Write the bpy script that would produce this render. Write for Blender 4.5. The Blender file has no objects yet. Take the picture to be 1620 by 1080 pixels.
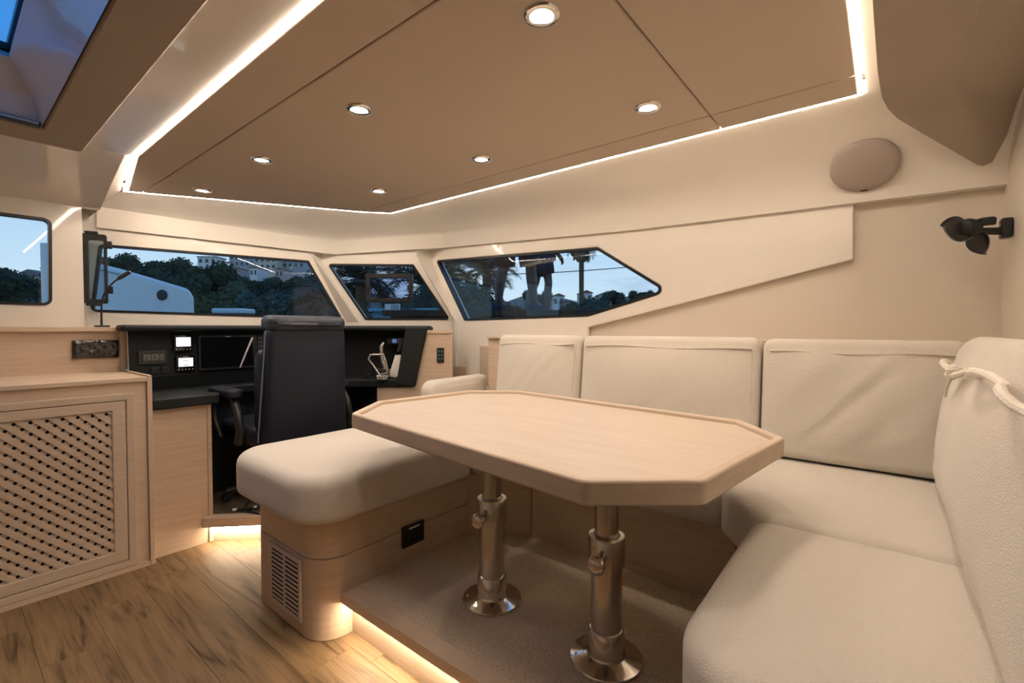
import bpy, bmesh, math, random
from mathutils import Vector, Matrix, noise
from mathutils.geometry import tessellate_polygon
R = math.radians
S = bpy.context.scene
COL = S.collection

# ------------------------------------------------------------------ camera
cam = bpy.data.objects.new('camera', bpy.data.cameras.new('camera'))
COL.objects.link(cam)
cam.location = (0, 0, 1.15)
cam.rotation_euler = (R(90 - 1.55), 0, R(-51.2))
cam.data.sensor_width = 36
cam.data.lens = 734 / 1620 * 36
cam.data.clip_start = 0.02
cam.data.clip_end = 2000
S.camera = cam
# ------------------------------------------------------------------ view
S.view_settings.view_transform = 'Standard'
S.view_settings.look = 'None'
S.view_settings.gamma = 1
S.view_settings.use_curve_mapping = False
S.view_settings.exposure = 0.72
# ------------------------------------------------------------------ dusk sky
W = bpy.data.worlds.new('dusk_sky'); S.world = W; W.use_nodes = True
nt = W.node_tree; nt.nodes.clear()
wo = nt.nodes.new('ShaderNodeOutputWorld'); bg = nt.nodes.new('ShaderNodeBackground')
tc = nt.nodes.new('ShaderNodeTexCoord'); sx = nt.nodes.new('ShaderNodeSeparateXYZ')
rp = nt.nodes.new('ShaderNodeValToRGB'); mp = nt.nodes.new('ShaderNodeMapping')
nz = nt.nodes.new('ShaderNodeTexNoise'); cr = nt.nodes.new('ShaderNodeValToRGB'); mx = nt.nodes.new('ShaderNodeMix')
mx.data_type = 'RGBA'
nt.links.new(tc.outputs['Generated'], sx.inputs[0]); nt.links.new(sx.outputs['Z'], rp.inputs[0])
e = rp.color_ramp.elements
e[0].position = 0.0; e[0].color = (0.92, 0.92, 0.90, 1)
e[1].position = 0.7; e[1].color = (0.10, 0.34, 0.72, 1)
e2 = rp.color_ramp.elements.new(0.16); e2.color = (0.64, 0.75, 0.86, 1)
nt.links.new(tc.outputs['Generated'], mp.inputs[0]); mp.inputs['Scale'].default_value = (2, 2, 14)
nt.links.new(mp.outputs[0], nz.inputs[0]); nz.inputs['Scale'].default_value = 3; nz.inputs['Detail'].default_value = 5
nt.links.new(nz.outputs[0], cr.inputs[0])
cr.color_ramp.elements[0].position = 0.52; cr.color_ramp.elements[0].color = (0, 0, 0, 1)
cr.color_ramp.elements[1].position = 0.75; cr.color_ramp.elements[1].color = (0.55, 0.55, 0.55, 1)
nt.links.new(cr.outputs[0], mx.inputs[0]); nt.links.new(rp.outputs[0], mx.inputs[6])
mx.inputs[7].default_value = (0.42, 0.50, 0.62, 1)
nt.links.new(mx.outputs[2], bg.inputs[0]); bg.inputs[1].default_value = 0.95
nt.links.new(bg.outputs[0], wo.inputs[0])

LIGHT_COL = (1.0, 0.82, 0.66)
SPOT_W = 5.6
LED_E = 47.0
KICK_E = 42.0

# ------------------------------------------------------------------ materials
MATS = {}
def mat(name, col, rough=0.5, metal=0.0, coat=0.0, bump=None, var=None, spec=0.5, emit=None, sheen=0.0, aniso=None):
    """bump=(scale, strength, stretch); var=(second colour, scale, stretch)"""
    m = bpy.data.materials.new(name); m.use_nodes = True
    n = m.node_tree.nodes; l = m.node_tree.links
    b = n['Principled BSDF']
    b.inputs['Base Color'].default_value = (*col, 1)
    b.inputs['Roughness'].default_value = rough
    b.inputs['Metallic'].default_value = metal
    b.inputs['Specular IOR Level'].default_value = spec
    b.inputs['Coat Weight'].default_value = coat
    b.inputs['Coat Roughness'].default_value = 0.06
    b.inputs['Sheen Weight'].default_value = sheen
    if emit:
        b.inputs['Emission Color'].default_value = (*emit[0], 1)
        b.inputs['Emission Strength'].default_value = emit[1]
    if bump or var:
        t = n.new('ShaderNodeTexCoord')
    if var:
        mpn = n.new('ShaderNodeMapping'); mpn.inputs['Scale'].default_value = var[2]
        l.new(t.outputs['Object'], mpn.inputs[0])
        z = n.new('ShaderNodeTexNoise'); z.inputs['Scale'].default_value = var[1]; z.inputs['Detail'].default_value = 6
        l.new(mpn.outputs[0], z.inputs[0])
        r = n.new('ShaderNodeValToRGB')
        r.color_ramp.elements[0].position = 0.35; r.color_ramp.elements[0].color = (*col, 1)
        r.color_ramp.elements[1].position = 0.68; r.color_ramp.elements[1].color = (*var[0], 1)
        l.new(z.outputs[0], r.inputs[0]); l.new(r.outputs[0], b.inputs['Base Color'])
    if bump:
        mb = n.new('ShaderNodeMapping'); mb.inputs['Scale'].default_value = bump[2]
        l.new(t.outputs['Object'], mb.inputs[0])
        z2 = n.new('ShaderNodeTexNoise'); z2.inputs['Scale'].default_value = bump[0]; z2.inputs['Detail'].default_value = 3
        l.new(mb.outputs[0], z2.inputs[0])
        bp = n.new('ShaderNodeBump'); bp.inputs['Strength'].default_value = bump[1]; bp.inputs['Distance'].default_value = 0.004
        l.new(z2.outputs[0], bp.inputs['Height']); l.new(bp.outputs[0], b.inputs['Normal'])
    MATS[name] = m
    return m

gel = mat('cream_gelcoat', (0.80, 0.745, 0.67), 0.30, coat=0.6)
gelm = mat('cream_wall_vinyl', (0.66, 0.59, 0.50), 0.6, bump=(400, 0.08, (1, 1, 1)))
liner = mat('tan_headliner', (0.53, 0.44, 0.355), 0.85, bump=(500, 0.1, (1, 1, 1)))
liner2 = mat('tan_hatch_trim', (0.36, 0.30, 0.24), 0.75, bump=(500, 0.1, (1, 1, 1)))
wood = mat('pale_oak_veneer', (0.64, 0.50, 0.37), 0.45, var=((0.57, 0.43, 0.31), 5, (1.2, 1.2, 14)), bump=(60, 0.06, (2, 2, 30)))
woodt = mat('pale_oak_table_veneer', (0.60, 0.505, 0.405), 0.38, var=((0.555, 0.455, 0.355), 4, (14, 1.2, 3)))
woodd = mat('pale_oak_door_frame', (0.58, 0.47, 0.36), 0.5, var=((0.52, 0.41, 0.31), 5, (1.2, 1.2, 14)))
fabric = mat('cream_bouclé_fabric'.replace('é', 'e'), (0.69, 0.635, 0.56), 0.95, bump=(300, 0.8, (1, 1, 1)), sheen=0.25)
piping = mat('cream_piping', (0.66, 0.58, 0.49), 0.9)
cordm = mat('cream_cord', (0.80, 0.75, 0.66), 0.9, bump=(200, 0.5, (1, 1, 1)))
leather = mat('navy_leather', (0.012, 0.015, 0.026), 0.5, bump=(140, 0.15, (1, 1, 1)), spec=0.3)
leather2 = mat('navy_leather_crinkled', (0.020, 0.025, 0.038), 0.42, bump=(26, 0.9, (1, 1, 1)), spec=0.35)
stitch = mat('blue_grey_stitching', (0.16, 0.22, 0.30), 0.7)
blackp = mat('black_plastic', (0.012, 0.013, 0.015), 0.42)
blackv = mat('black_vinyl_console', (0.012, 0.015, 0.017), 0.55, bump=(300, 0.2, (1, 1, 1)), spec=0.3)
gloss = mat('black_glass_screen', (0.004, 0.005, 0.006), 0.06)
steel = mat('brushed_aluminium', (0.62, 0.58, 0.53), 0.24, metal=1.0)
steel2 = mat('polished_steel', (0.70, 0.66, 0.62), 0.10, metal=1.0)
greyp = mat('grey_plastic', (0.16, 0.16, 0.16), 0.5)
whitep = mat('white_plastic', (0.82, 0.80, 0.76), 0.4)
ventm = mat('beige_vent_plastic', (0.62, 0.54, 0.45), 0.5)
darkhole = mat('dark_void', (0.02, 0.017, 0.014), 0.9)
spk = mat('taupe_speaker_mesh', (0.40, 0.335, 0.29), 0.8, bump=(700, 0.4, (1, 1, 1)))
clearp = mat('crinkled_clear_film', (0.025, 0.024, 0.022), 0.14, bump=(30, 1.0, (1, 1, 1)), coat=0.6)
silver = mat('silver_film_wrap', (0.55, 0.55, 0.55), 0.22, metal=0.8, bump=(60, 0.8, (1, 1, 1)))
ledm = mat('warm_led_tape', (1, 1, 1), 0.5, emit=((1.0, 0.84, 0.69), LED_E))
kickm = mat('warm_led_kick_tape', (1, 1, 1), 0.5, emit=((1.0, 0.86, 0.66), KICK_E))
lensm = mat('lit_lamp_lens', (1, 1, 1), 0.4, emit=((1.0, 0.90, 0.76), 14))
screen1 = mat('lit_lcd', (0.1, 0.1, 0.1), 0.3, emit=((0.88, 0.92, 1.0), 1.0))
lcdmark = mat('lcd_mark', (0.05, 0.06, 0.1), 0.5)
printm = mat('white_print', (0.55, 0.57, 0.6), 0.5)
bluem = mat('blue_print_edge', (0.02, 0.05, 0.22), 0.4)
darkfloor = mat('dark_nav_floor', (0.13, 0.10, 0.065), 0.55, var=((0.09, 0.07, 0.045), 7, (4, 1, 1)))
gasket = mat('black_window_gasket', (0.008, 0.009, 0.012), 0.35)

def carpet_mat():
    m = mat('woven_taupe_carpet', (0.30, 0.235, 0.16), 0.95)
    n = m.node_tree.nodes; l = m.node_tree.links; b = n['Principled BSDF']
    t = n.new('ShaderNodeTexCoord'); mpn = n.new('ShaderNodeMapping'); mpn.inputs['Rotation'].default_value = (0, 0, 0.6)
    l.new(t.outputs['Object'], mpn.inputs[0])
    v = n.new('ShaderNodeTexVoronoi'); v.inputs['Scale'].default_value = 170; v.inputs['Randomness'].default_value = 0.55
    l.new(mpn.outputs[0], v.inputs['Vector'])
    r = n.new('ShaderNodeValToRGB'); r.color_ramp.elements[0].color = (0.80, 0.68, 0.52, 1); r.color_ramp.elements[0].position = 0.1
    r.color_ramp.elements[1].color = (0.42, 0.34, 0.25, 1); r.color_ramp.elements[1].position = 0.9
    l.new(v.outputs['Distance'], r.inputs[0]); l.new(r.outputs[0], b.inputs['Base Color'])
    bp = n.new('ShaderNodeBump'); bp.invert = True; bp.inputs['Strength'].default_value = 0.9; bp.inputs['Distance'].default_value = 0.004
    l.new(v.outputs['Distance'], bp.inputs['Height']); l.new(bp.outputs[0], b.inputs['Normal'])
    return m
carpet = carpet_mat()

def plank_mat():
    m = mat('rustic_oak_plank', (0.40, 0.28, 0.16), 0.5, spec=0.3)
    n = m.node_tree.nodes; l = m.node_tree.links; b = n['Principled BSDF']
    t = n.new('ShaderNodeTexCoord'); oi = n.new('ShaderNodeObjectInfo')
    add = n.new('ShaderNodeVectorMath'); add.operation = 'ADD'
    mul = n.new('ShaderNodeVectorMath'); mul.operation = 'SCALE'; mul.inputs['Scale'].default_value = 40
    cmb = n.new('ShaderNodeCombineXYZ')
    l.new(oi.outputs['Random'], cmb.inputs[0]); l.new(oi.outputs['Random'], cmb.inputs[1])
    l.new(cmb.outputs[0], mul.inputs[0]); l.new(t.outputs['Object'], add.inputs[0]); l.new(mul.outputs[0], add.inputs[1])
    mp1 = n.new('ShaderNodeMapping'); mp1.inputs['Scale'].default_value = (9, 0.9, 1); l.new(add.outputs[0], mp1.inputs[0])
    z = n.new('ShaderNodeTexNoise'); z.inputs['Scale'].default_value = 2.2; z.inputs['Detail'].default_value = 9; z.inputs['Distortion'].default_value = 1.4
    l.new(mp1.outputs[0], z.inputs[0])
    r = n.new('ShaderNodeValToRGB')
    r.color_ramp.elements[0].position = 0.31; r.color_ramp.elements[0].color = (0.085, 0.050, 0.024, 1)
    r.color_ramp.elements[1].position = 0.62; r.color_ramp.elements[1].color = (0.27, 0.178, 0.092, 1)
    q = r.color_ramp.elements.new(0.43); q.color = (0.20, 0.128, 0.064, 1)
    l.new(z.outputs[0], r.inputs[0])
    mp2 = n.new('ShaderNodeMapping'); mp2.inputs['Scale'].default_value = (60, 1.5, 1); l.new(add.outputs[0], mp2.inputs[0])
    z2 = n.new('ShaderNodeTexNoise'); z2.inputs['Scale'].default_value = 2.5; z2.inputs['Detail'].default_value = 5
    l.new(mp2.outputs[0], z2.inputs[0])
    mxn = n.new('ShaderNodeMix'); mxn.data_type = 'RGBA'; mxn.blend_type = 'MULTIPLY'; mxn.inputs[0].default_value = 0.55
    r2 = n.new('ShaderNodeValToRGB'); r2.color_ramp.elements[0].position = 0.3; r2.color_ramp.elements[0].color = (0.62, 0.58, 0.55, 1)
    r2.color_ramp.elements[1].position = 0.6
    l.new(z2.outputs[0], r2.inputs[0]); l.new(r.outputs[0], mxn.inputs[6]); l.new(r2.outputs[0], mxn.inputs[7])
    l.new(mxn.outputs[2], b.inputs['Base Color'])
    bp = n.new('ShaderNodeBump'); bp.inputs['Strength'].default_value = 0.15; bp.inputs['Distance'].default_value = 0.003
    l.new(z2.outputs[0], bp.inputs['Height']); l.new(bp.outputs[0], b.inputs['Normal'])
    return m
plankm = plank_mat()

def glass_mat(name, tint, refl=1.0):
    m = bpy.data.materials.new(name); m.use_nodes = True
    n = m.node_tree.nodes; l = m.node_tree.links; n.clear()
    o = n.new('ShaderNodeOutputMaterial'); mxs = n.new('ShaderNodeMixShader')
    lw = n.new('ShaderNodeLayerWeight'); pw = n.new('ShaderNodeMath'); pw.operation = 'POWER'; pw.inputs[1].default_value = 5
    f = n.new('ShaderNodeMath'); f.operation = 'MULTIPLY_ADD'; f.inputs[1].default_value = 0.96; f.inputs[2].default_value = 0.028
    l.new(lw.outputs['Facing'], pw.inputs[0]); l.new(pw.outputs[0], f.inputs[0])
    t = n.new('ShaderNodeBsdfTransparent'); t.inputs[0].default_value = (*tint, 1)
    g = n.new('ShaderNodeBsdfGlossy'); g.inputs['Roughness'].default_value = 0.0; g.inputs[0].default_value = (refl, refl, refl, 1)
    l.new(f.outputs[0], mxs.inputs[0]); l.new(t.outputs[0], mxs.inputs[1]); l.new(g.outputs[0], mxs.inputs[2]); l.new(mxs.outputs[0], o.inputs[0])
    return m
glass = glass_mat('tinted_window_glass', (0.70, 0.79, 0.85))
glass2 = glass_mat('portlight_acrylic', (0.72, 0.76, 0.88))
glass3 = glass_mat('blue_hatch_acrylic', (0.33, 0.62, 0.86))

# ------------------------------------------------------------------ geometry helpers
WL = {}
class B:
    def __init__(s): s.v = []; s.f = []
    def add(s, vs, fs, M=None):
        k = len(s.v)
        for p in vs:
            p = Vector(p)
            s.v.append(M @ p if M else p)
        s.f += [tuple(i + k for i in f) for f in fs]
        return s
    def box(s, x0, x1, y0, y1, z0, z1, M=None):
        v = [(x, y, z) for z in (z0, z1) for (x, y) in ((x0, y0), (x1, y0), (x1, y1), (x0, y1))]
        return s.add(v, [(3, 2, 1, 0), (4, 5, 6, 7), (0, 1, 5, 4), (1, 2, 6, 5), (2, 3, 7, 6), (3, 0, 4, 7)], M)
    def prism(s, poly, z0, z1, M=None):
        n = len(poly)
        v = [(p[0], p[1], z0) for p in poly] + [(p[0], p[1], z1) for p in poly]
        f = [tuple(range(n - 1, -1, -1)), tuple(range(n, 2 * n))] + [(i, (i + 1) % n, n + (i + 1) % n, n + i) for i in range(n)]
        return s.add(v, f, M)
    def ring(s, outer, inner, z0, z1, M=None):
        n = len(outer)
        v = [(p[0], p[1], z) for z in (z0, z1) for p in outer] + [(p[0], p[1], z) for z in (z0, z1) for p in inner]
        f = []
        for i in range(n):
            j = (i + 1) % n
            f += [(i, j, n + j, n + i), (2 * n + j, 2 * n + i, 3 * n + i, 3 * n + j), (n + i, n + j, 3 * n + j, 3 * n + i), (j, i, 2 * n + i, 2 * n + j)]
        return s.add(v, f, M)
    def tube(s, pts, r, seg=8, M=None, cap=True):
        pts = [Vector(p) for p in pts]; n = len(pts); rs = r if isinstance(r, (list, tuple)) else [r] * n
        vs = []; fs = []; up = None
        for i, p in enumerate(pts):
            d = (pts[min(i + 1, n - 1)] - pts[max(i - 1, 0)]).normalized()
            if up is None:
                up = Vector((0, 0, 1)) if abs(d.z) < 0.9 else Vector((1, 0, 0))
            a = d.cross(up)
            if a.length < 1e-5: a = d.orthogonal()
            a.normalize(); b = a.cross(d).normalized(); up = b
            for k in range(seg):
                t = 2 * math.pi * k / seg
                vs.append(p + (a * math.cos(t) + b * math.sin(t)) * rs[i])
        for i in range(n - 1):
            for k in range(seg):
                j = (k + 1) % seg
                fs.append((i * seg + k, (i + 1) * seg + k, (i + 1) * seg + j, i * seg + j))
        if cap:
            fs.append(tuple(range(seg))); fs.append(tuple(range(n * seg - 1, (n - 1) * seg - 1, -1)))
        return s.add(vs, fs, M)
    def lathe(s, prof, seg=32, M=None):
        vs = []; fs = []; n = len(prof)
        for k in range(seg):
            t = 2 * math.pi * k / seg
            for (r, z) in prof: vs.append((r * math.cos(t), r * math.sin(t), z))
        for k in range(seg):
            j = (k + 1) % seg
            for i in range(n - 1):
                fs.append((k * n + i, j * n + i, j * n + i + 1, k * n + i + 1))
        if prof[0][0] > 1e-6: fs.append(tuple(k * n for k in range(seg - 1, -1, -1)))
        if prof[-1][0] > 1e-6: fs.append(tuple(k * n + n - 1 for k in range(seg)))
        return s.add(vs, fs, M)
    def build(s, name, m, parent=None, smooth=True, bevel=0.0, seg=2, base='bottom', angle=40):
        xs = [p.x for p in s.v]; ys = [p.y for p in s.v]; zs = [p.z for p in s.v]
        o0 = Vector(((min(xs) + max(xs)) / 2, (min(ys) + max(ys)) / 2, min(zs)))
        me = bpy.data.meshes.new(name)
        me.from_pydata([tuple(p - o0) for p in s.v], [], s.f)
        bm = bmesh.new(); bm.from_mesh(me)
        bmesh.ops.remove_doubles(bm, verts=bm.verts, dist=1e-6)
        bmesh.ops.recalc_face_normals(bm, faces=bm.faces)
        bm.to_mesh(me); bm.free()
        me.materials.append(m)
        if smooth:
            for p in me.polygons: p.use_smooth = True
            me.set_sharp_from_angle(angle=R(angle))
        o = bpy.data.objects.new(name, me); COL.objects.link(o)
        place(o, o0, parent)
        if bevel:
            b = o.modifiers.new('bevel', 'BEVEL'); b.width = bevel; b.segments = seg; b.limit_method = 'ANGLE'; b.angle_limit = R(35)
            b.harden_normals = False
        return o
def place(o, w, parent):
    WL[o] = Vector(w)
    if parent is not None:
        o.parent = parent; o.location = Vector(w) - WL[parent]
    else:
        o.location = w
def thing(name, loc, label, cat, group=None):
    o = bpy.data.objects.new(name, None); COL.objects.link(o); o.empty_display_size = 0.1
    place(o, loc, None); tag(o, label, cat, group)
    return o
def tag(o, label=None, cat=None, group=None, kind=None):
    if label: o['label'] = label
    if cat: o['category'] = cat
    if group: o['group'] = group
    if kind: o['kind'] = kind
    return o
def struct(o, label=None):
    o['kind'] = 'structure'
    if label: o['label'] = label
    return o
def dup(o, parent, dloc=(0, 0, 0)):
    c = o.copy(); COL.objects.link(c); place(c, WL[o] + Vector(dloc), parent)
    return c

def rpoly(pts, rad, seg=6, step=None):
    """polygon (CCW) with rounded corners; rad a number or one per corner; long edges cut to step"""
    n = len(pts); out = []
    for i in range(n):
        p = Vector(pts[i][:2]); a = Vector(pts[i - 1][:2]); b = Vector(pts[(i + 1) % n][:2])
        r = rad[i] if isinstance(rad, (list, tuple)) else rad
        if r < 1e-6: out.append(p); continue
        u = (a - p).normalized(); w = (b - p).normalized()
        ang = u.angle(w); d = min(r / math.tan(ang / 2), (a - p).length * 0.48, (b - p).length * 0.48); rr = d * math.tan(ang / 2)
        c = p + (u + w).normalized() * (rr / math.sin(ang / 2))
        s0 = p + u * d - c; s1 = p + w * d - c
        t0 = math.atan2(s0.y, s0.x); t1 = math.atan2(s1.y, s1.x); dt = (t1 - t0 + math.pi) % (2 * math.pi) - math.pi
        for k in range(seg + 1):
            t = t0 + dt * k / seg
            out.append(c + Vector((math.cos(t), math.sin(t))) * rr)
    if step:
        res = []
        for i, p in enumerate(out):
            q = out[(i + 1) % len(out)]; res.append(p); L = (q - p).length; k = int(L / step)
            for j in range(1, k + 1): res.append(p.lerp(q, j / (k + 1)))
        out = res
    return out
def offs(pts, d):
    n = len(pts); out = []
    for i in range(n):
        a = (pts[i] - pts[i - 1]); b = (pts[(i + 1) % n] - pts[i])
        if a.length < 1e-9: a = b
        if b.length < 1e-9: b = a
        na = Vector((-a.y, a.x)).normalized(); nb = Vector((-b.y, b.x)).normalized()
        m = (na + nb); L = m.length
        m = m / L if L > 1e-6 else na
        out.append(pts[i] + m * (d / max(0.35, m.dot(na))))
    return out

def pillow(bld, outline, h, r, puff=0.0, M=None, wr=0.0, seed=0, rt=None, fr=5.0, nr=12, bulge=0.0, crease=0.0):
    """soft block: rounded bottom and top edges (radius r / rt), crowned top, wrinkles wr"""
    rt = rt or r; rows = []
    c = sum((Vector(p) for p in outline), Vector((0, 0))) / len(outline)
    K = 5
    for k in range(K + 1):
        t = math.pi / 2 * k / K; rows.append((offs(outline, r * (1 - math.sin(t))), r * (1 - math.cos(t))))
    for k in range(1, 4):
        z = r + (h - rt - r) * k / 4; rows.append((offs(outline, -bulge * math.sin(math.pi * k / 4)), z))
    for k in range(K + 1):
        t = math.pi / 2 * k / K; rows.append((offs(outline, rt * (1 - math.cos(t))), h - rt + rt * math.sin(t)))
    last = rows[-1][0]
    for k in range(1, nr):
        t = k / nr; rows.append(([p.lerp(c, t) for p in last], h))
    vs = []; n = len(outline)
    xs_ = [p.x for p in last]; ys_ = [p.y for p in last]; bx, by = (min(xs_) + max(xs_)) / 2, (min(ys_) + max(ys_)) / 2; hx_, hy_ = (max(xs_) - min(xs_)) / 2, (max(ys_) - min(ys_)) / 2
    def crown(x_, y_):
        a_ = min(1, abs(x_ - bx) / hx_); b_ = min(1, abs(y_ - by) / hy_)
        z_ = puff * (1 - a_ ** 2.5) * (1 - b_ ** 2.5)
        if crease:
            u_ = (x_ * 0.62 + y_ * 0.78); w_ = (x_ * 0.78 - y_ * 0.62)
            z_ += crease * (1 - a_ ** 4) * (1 - b_ ** 4) * (noise.noise(Vector((w_ * 11 + seed, u_ * 1.6, 1))) + 0.5 * noise.noise(Vector((w_ * 24, u_ * 3 + seed, 4))))
        return z_
    def wob(p):
        if not wr: return 0
        q = Vector((p[0] * fr + seed * 7.1, p[1] * fr * 0.6 + seed, p[2] * 3))
        return wr * (noise.noise(q) + 0.5 * noise.noise(q * 2.3))
    for ri, (ring, z) in enumerate(rows):
        for p in ring:
            w = wob((p.x, p.y, z)) if z > h * 0.5 else 0
            if ri >= 15: w += crown(p.x, p.y)
            vs.append((p.x, p.y, z + w))
    fs = []
    for i in range(len(rows) - 1):
        for k in range(n):
            j = (k + 1) % n; fs.append((i * n + k, i * n + j, (i + 1) * n + j, (i + 1) * n + k))
    vs.append((c.x, c.y, h + crown(c.x, c.y) + wob((c.x, c.y, h)))); t = len(vs) - 1
    fs += [((len(rows) - 1) * n + k, (len(rows) - 1) * n + (k + 1) % n, t) for k in range(n)]
    fs.append(tuple(range(n - 1, -1, -1)))
    bld.add(vs, fs, M)
    return rows

def frame3(o, ex, ey, ez):
    return Matrix(((ex[0], ey[0], ez[0], o[0]), (ex[1], ey[1], ez[1], o[1]), (ex[2], ey[2], ez[2], o[2]), (0, 0, 0, 1)))
def holed(outer, holes, th, M):
    """flat plate with holes, local XY, thickness th along +Z"""
    loops = [[Vector((p[0], p[1], 0)) for p in lp_] for lp_ in [outer] + holes]
    tris = tessellate_polygon(loops)
    flat = [p for lp_ in loops for p in lp_]; n = len(flat)
    b = B()
    vs = flat + [p + Vector((0, 0, th)) for p in flat]
    fs = [tuple(t) for t in tris] + [tuple(i + n for i in t) for t in tris]
    k = 0
    for lp_ in loops:
        m = len(lp_)
        fs += [(k + i, k + (i + 1) % m, n + k + (i + 1) % m, n + k + i) for i in range(m)]
        k += m
    return b.add(vs, fs, M)

# ================================================================== SETTING
# ---- floor and planks
fb = B().box(-1.6, 2.45, -2.0, 3.75, -0.06, -0.014)
floor = struct(fb.build('floor', darkfloor, smooth=False))
random.seed(4)
pl = {}
x = -1.6; row = 0
while x < 1.28:
    y = -2.0 - random.random() * 1.1
    while y < 3.2:
        y0 = max(y, -2.0); y1 = min(y + 1.2, 3.2); y += 1.2
        if y1 - y0 < 0.05: continue
        key = round(y1 - y0, 3)
        w = 0.178
        if key in pl:
            p0 = pl[key]; c = p0.copy(); COL.objects.link(c); place(c, (x + 0.09, (y0 + y1) / 2, -0.012), floor)
        else:
            o = B().box(x + 0.0006, x + 0.1794, y0 + 0.0005, y1 - 0.0005, -0.012, 0.0).build('plank', plankm, floor, smooth=False)
            pl[key] = o
    x += 0.18; row += 1

# ---- roof cover, ceiling surround
FLAT = [(-1.6, -2.0), (1.945, -2.0), (1.945, 0.06), (0.567, 0.06), (0.567, 2.645), (0.55, 2.67), (-1.6, 2.67)]
HATCH_IN = [(-0.40, 0.75), (0.27, 0.75), (0.27, 2.48), (-0.40, 2.48)]
ceiling = struct(holed([Vector(p) for p in FLAT], [[Vector(p) for p in HATCH_IN]], 0.02, frame3((0, 0, 1.93), (1, 0, 0), (0, 1, 0), (0, 0, 1))).build('ceiling', gel, smooth=False))
HATCH_TOP = [(-0.30, 0.85), (0.205, 0.85), (0.205, 2.62), (-0.30, 2.62)]
roof = struct(holed([Vector(p) for p in [(-1.7, -2.1), (2.55, -2.1), (2.55, 2.7), (1.95, 3.4), (0.5, 3.9), (-1.7, 3.9)]], [[Vector(p) for p in HATCH_TOP]], 0.05, frame3((0, 0, 2.14), (1, 0, 0), (0, 1, 0), (0, 0, 1))).build('roof', gel, ceiling, smooth=False))
# tray lid above the lit panel
B().box(0.50, 2.0, 0.0, 3.42, 2.0, 2.02).build('tray_lid', gel, ceiling, smooth=False)

LED = [(1.945, 0.07), (1.945, 2.605), (1.79, 2.735), (0.685, 3.372), (0.577, 2.64), (0.577, 0.07)]
LED = [Vector(p) for p in LED]
# sloping glossy surround: LED edge -> fold -> lower lip
INN = [(1.945, -0.33), (1.945, 0.06), (1.945, 1.10), (1.945, 2.61), (1.80, 2.745), (0.685, 3.382)]
FOLD = [(2.39, -0.33, 1.73), (2.39, 0.11, 1.735), (2.385, 1.08, 1.76), (2.375, 2.57, 1.85), (1.885, 3.20, 1.80), (0.62, 3.672, 1.878)]
LIP = [(2.40, -0.33, 1.665), (2.40, 0.11, 1.672), (2.40, 1.08, 1.69), (2.395, 2.585, 1.757), (1.895, 3.215, 1.708), (0.62, 3.685, 1.757)]
LIP2 = [(2.46, -0.33, 1.665), (2.46, 0.11, 1.672), (2.46, 1.08, 1.69), (2.45, 2.63, 1.757), (1.93, 3.27, 1.708), (0.62, 3.75, 1.757)]
sb = B()
N = 6
rows = [[(p[0], p[1], 1.975) for p in INN], [(p[0], p[1], 1.93) for p in INN]]
for ph in (14, 28, 42, 55, 66):
    fx = math.sin(R(ph)) / math.sin(R(76)); fz = (1 - math.cos(R(ph))) / (1 - math.cos(R(76)))
    rows.append([(a[0] + (f[0] - a[0]) * fx, a[1] + (f[1] - a[1]) * fx, 1.93 + (f[2] - 1.93) * fz) for a, f in zip(INN, FOLD)])
rows += [FOLD, LIP, LIP2]
vs = [p for r in rows for p in r]
sb.add(vs, [(i * N + k, i * N + k + 1, (i + 1) * N + k + 1, (i + 1) * N + k) for i in range(len(rows) - 1) for k in range(N - 1)])
sur = sb.build('trim_1', gel, smooth=True, angle=32)
struct(sur)
# port front soffit and the cheek beside the tray
so = B()
so.add([(-1.6, 2.67, 1.93), (0.55, 2.67, 1.93), (0.575, 3.05, 1.885), (0.59, 3.40, 1.815), (-1.6, 3.40, 1.80), (-1.6, 3.05, 1.88)],
       [(0, 1, 2, 5), (5, 2, 3, 4)])
so.add([(0.59, 3.40, 1.815), (-1.6, 3.40, 1.80), (-1.6, 3.46, 1.80), (0.59, 3.46, 1.815)], [(0, 1, 2, 3)])
so.add([(0.55, 2.67, 1.93), (0.575, 3.05, 1.885), (0.59, 3.40, 1.815), (0.59, 3.76, 1.815), (0.59, 3.76, 2.1), (0.55, 2.67, 2.1)], [(0, 1, 2, 3, 4, 5)])
so.add([(0.567, 2.645, 1.93), (0.675, 3.385, 1.93), (0.62, 3.672, 1.878), (0.585, 3.70, 1.88), (0.55, 2.67, 1.93)], [(0, 1, 2, 3, 4)])
struct(so.build('trim_2', gel, smooth=True, angle=30))

# ---- ceiling panels inside the light line
zc0, zc1 = 1.925, 1.945
def cpanel(poly):
    o = B().prism(poly, zc0, zc1).build('ceiling_panel', liner, ceiling, smooth=False, bevel=0.004)
    return o
g = 0.002
def at_x(xx):  # front tray edge y at given x
    a, b = LED[2], LED[3]
    return a.y + (b.y - a.y) * (xx - a.x) / (b.x - a.x)
i0 = 0.012
cpanel([(0.577 + i0, 0.07 + i0), (0.76 - g, 0.07 + i0), (0.76 - g, at_x(0.76) - i0 * 1.2), (0.70, 3.345), (0.577 + i0, 2.64)])
cpanel([(0.76 + g, 0.51 + g), (1.785 - g, 0.51 + g), (1.785 - g, at_x(1.785) - i0 * 1.2), (0.76 + g, at_x(0.76) - i0 * 1.2)])
cpanel([(0.76 + g, 0.07 + i0), (1.785 - g, 0.07 + i0), (1.785 - g, 0.51 - g), (0.76 + g, 0.51 - g)])
cpanel([(1.785 + g, 0.51 + g), (1.945 - i0, 0.51 + g), (1.945 - i0, 2.598), (1.80, 2.715), (1.785 + g, 2.722)])
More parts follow.
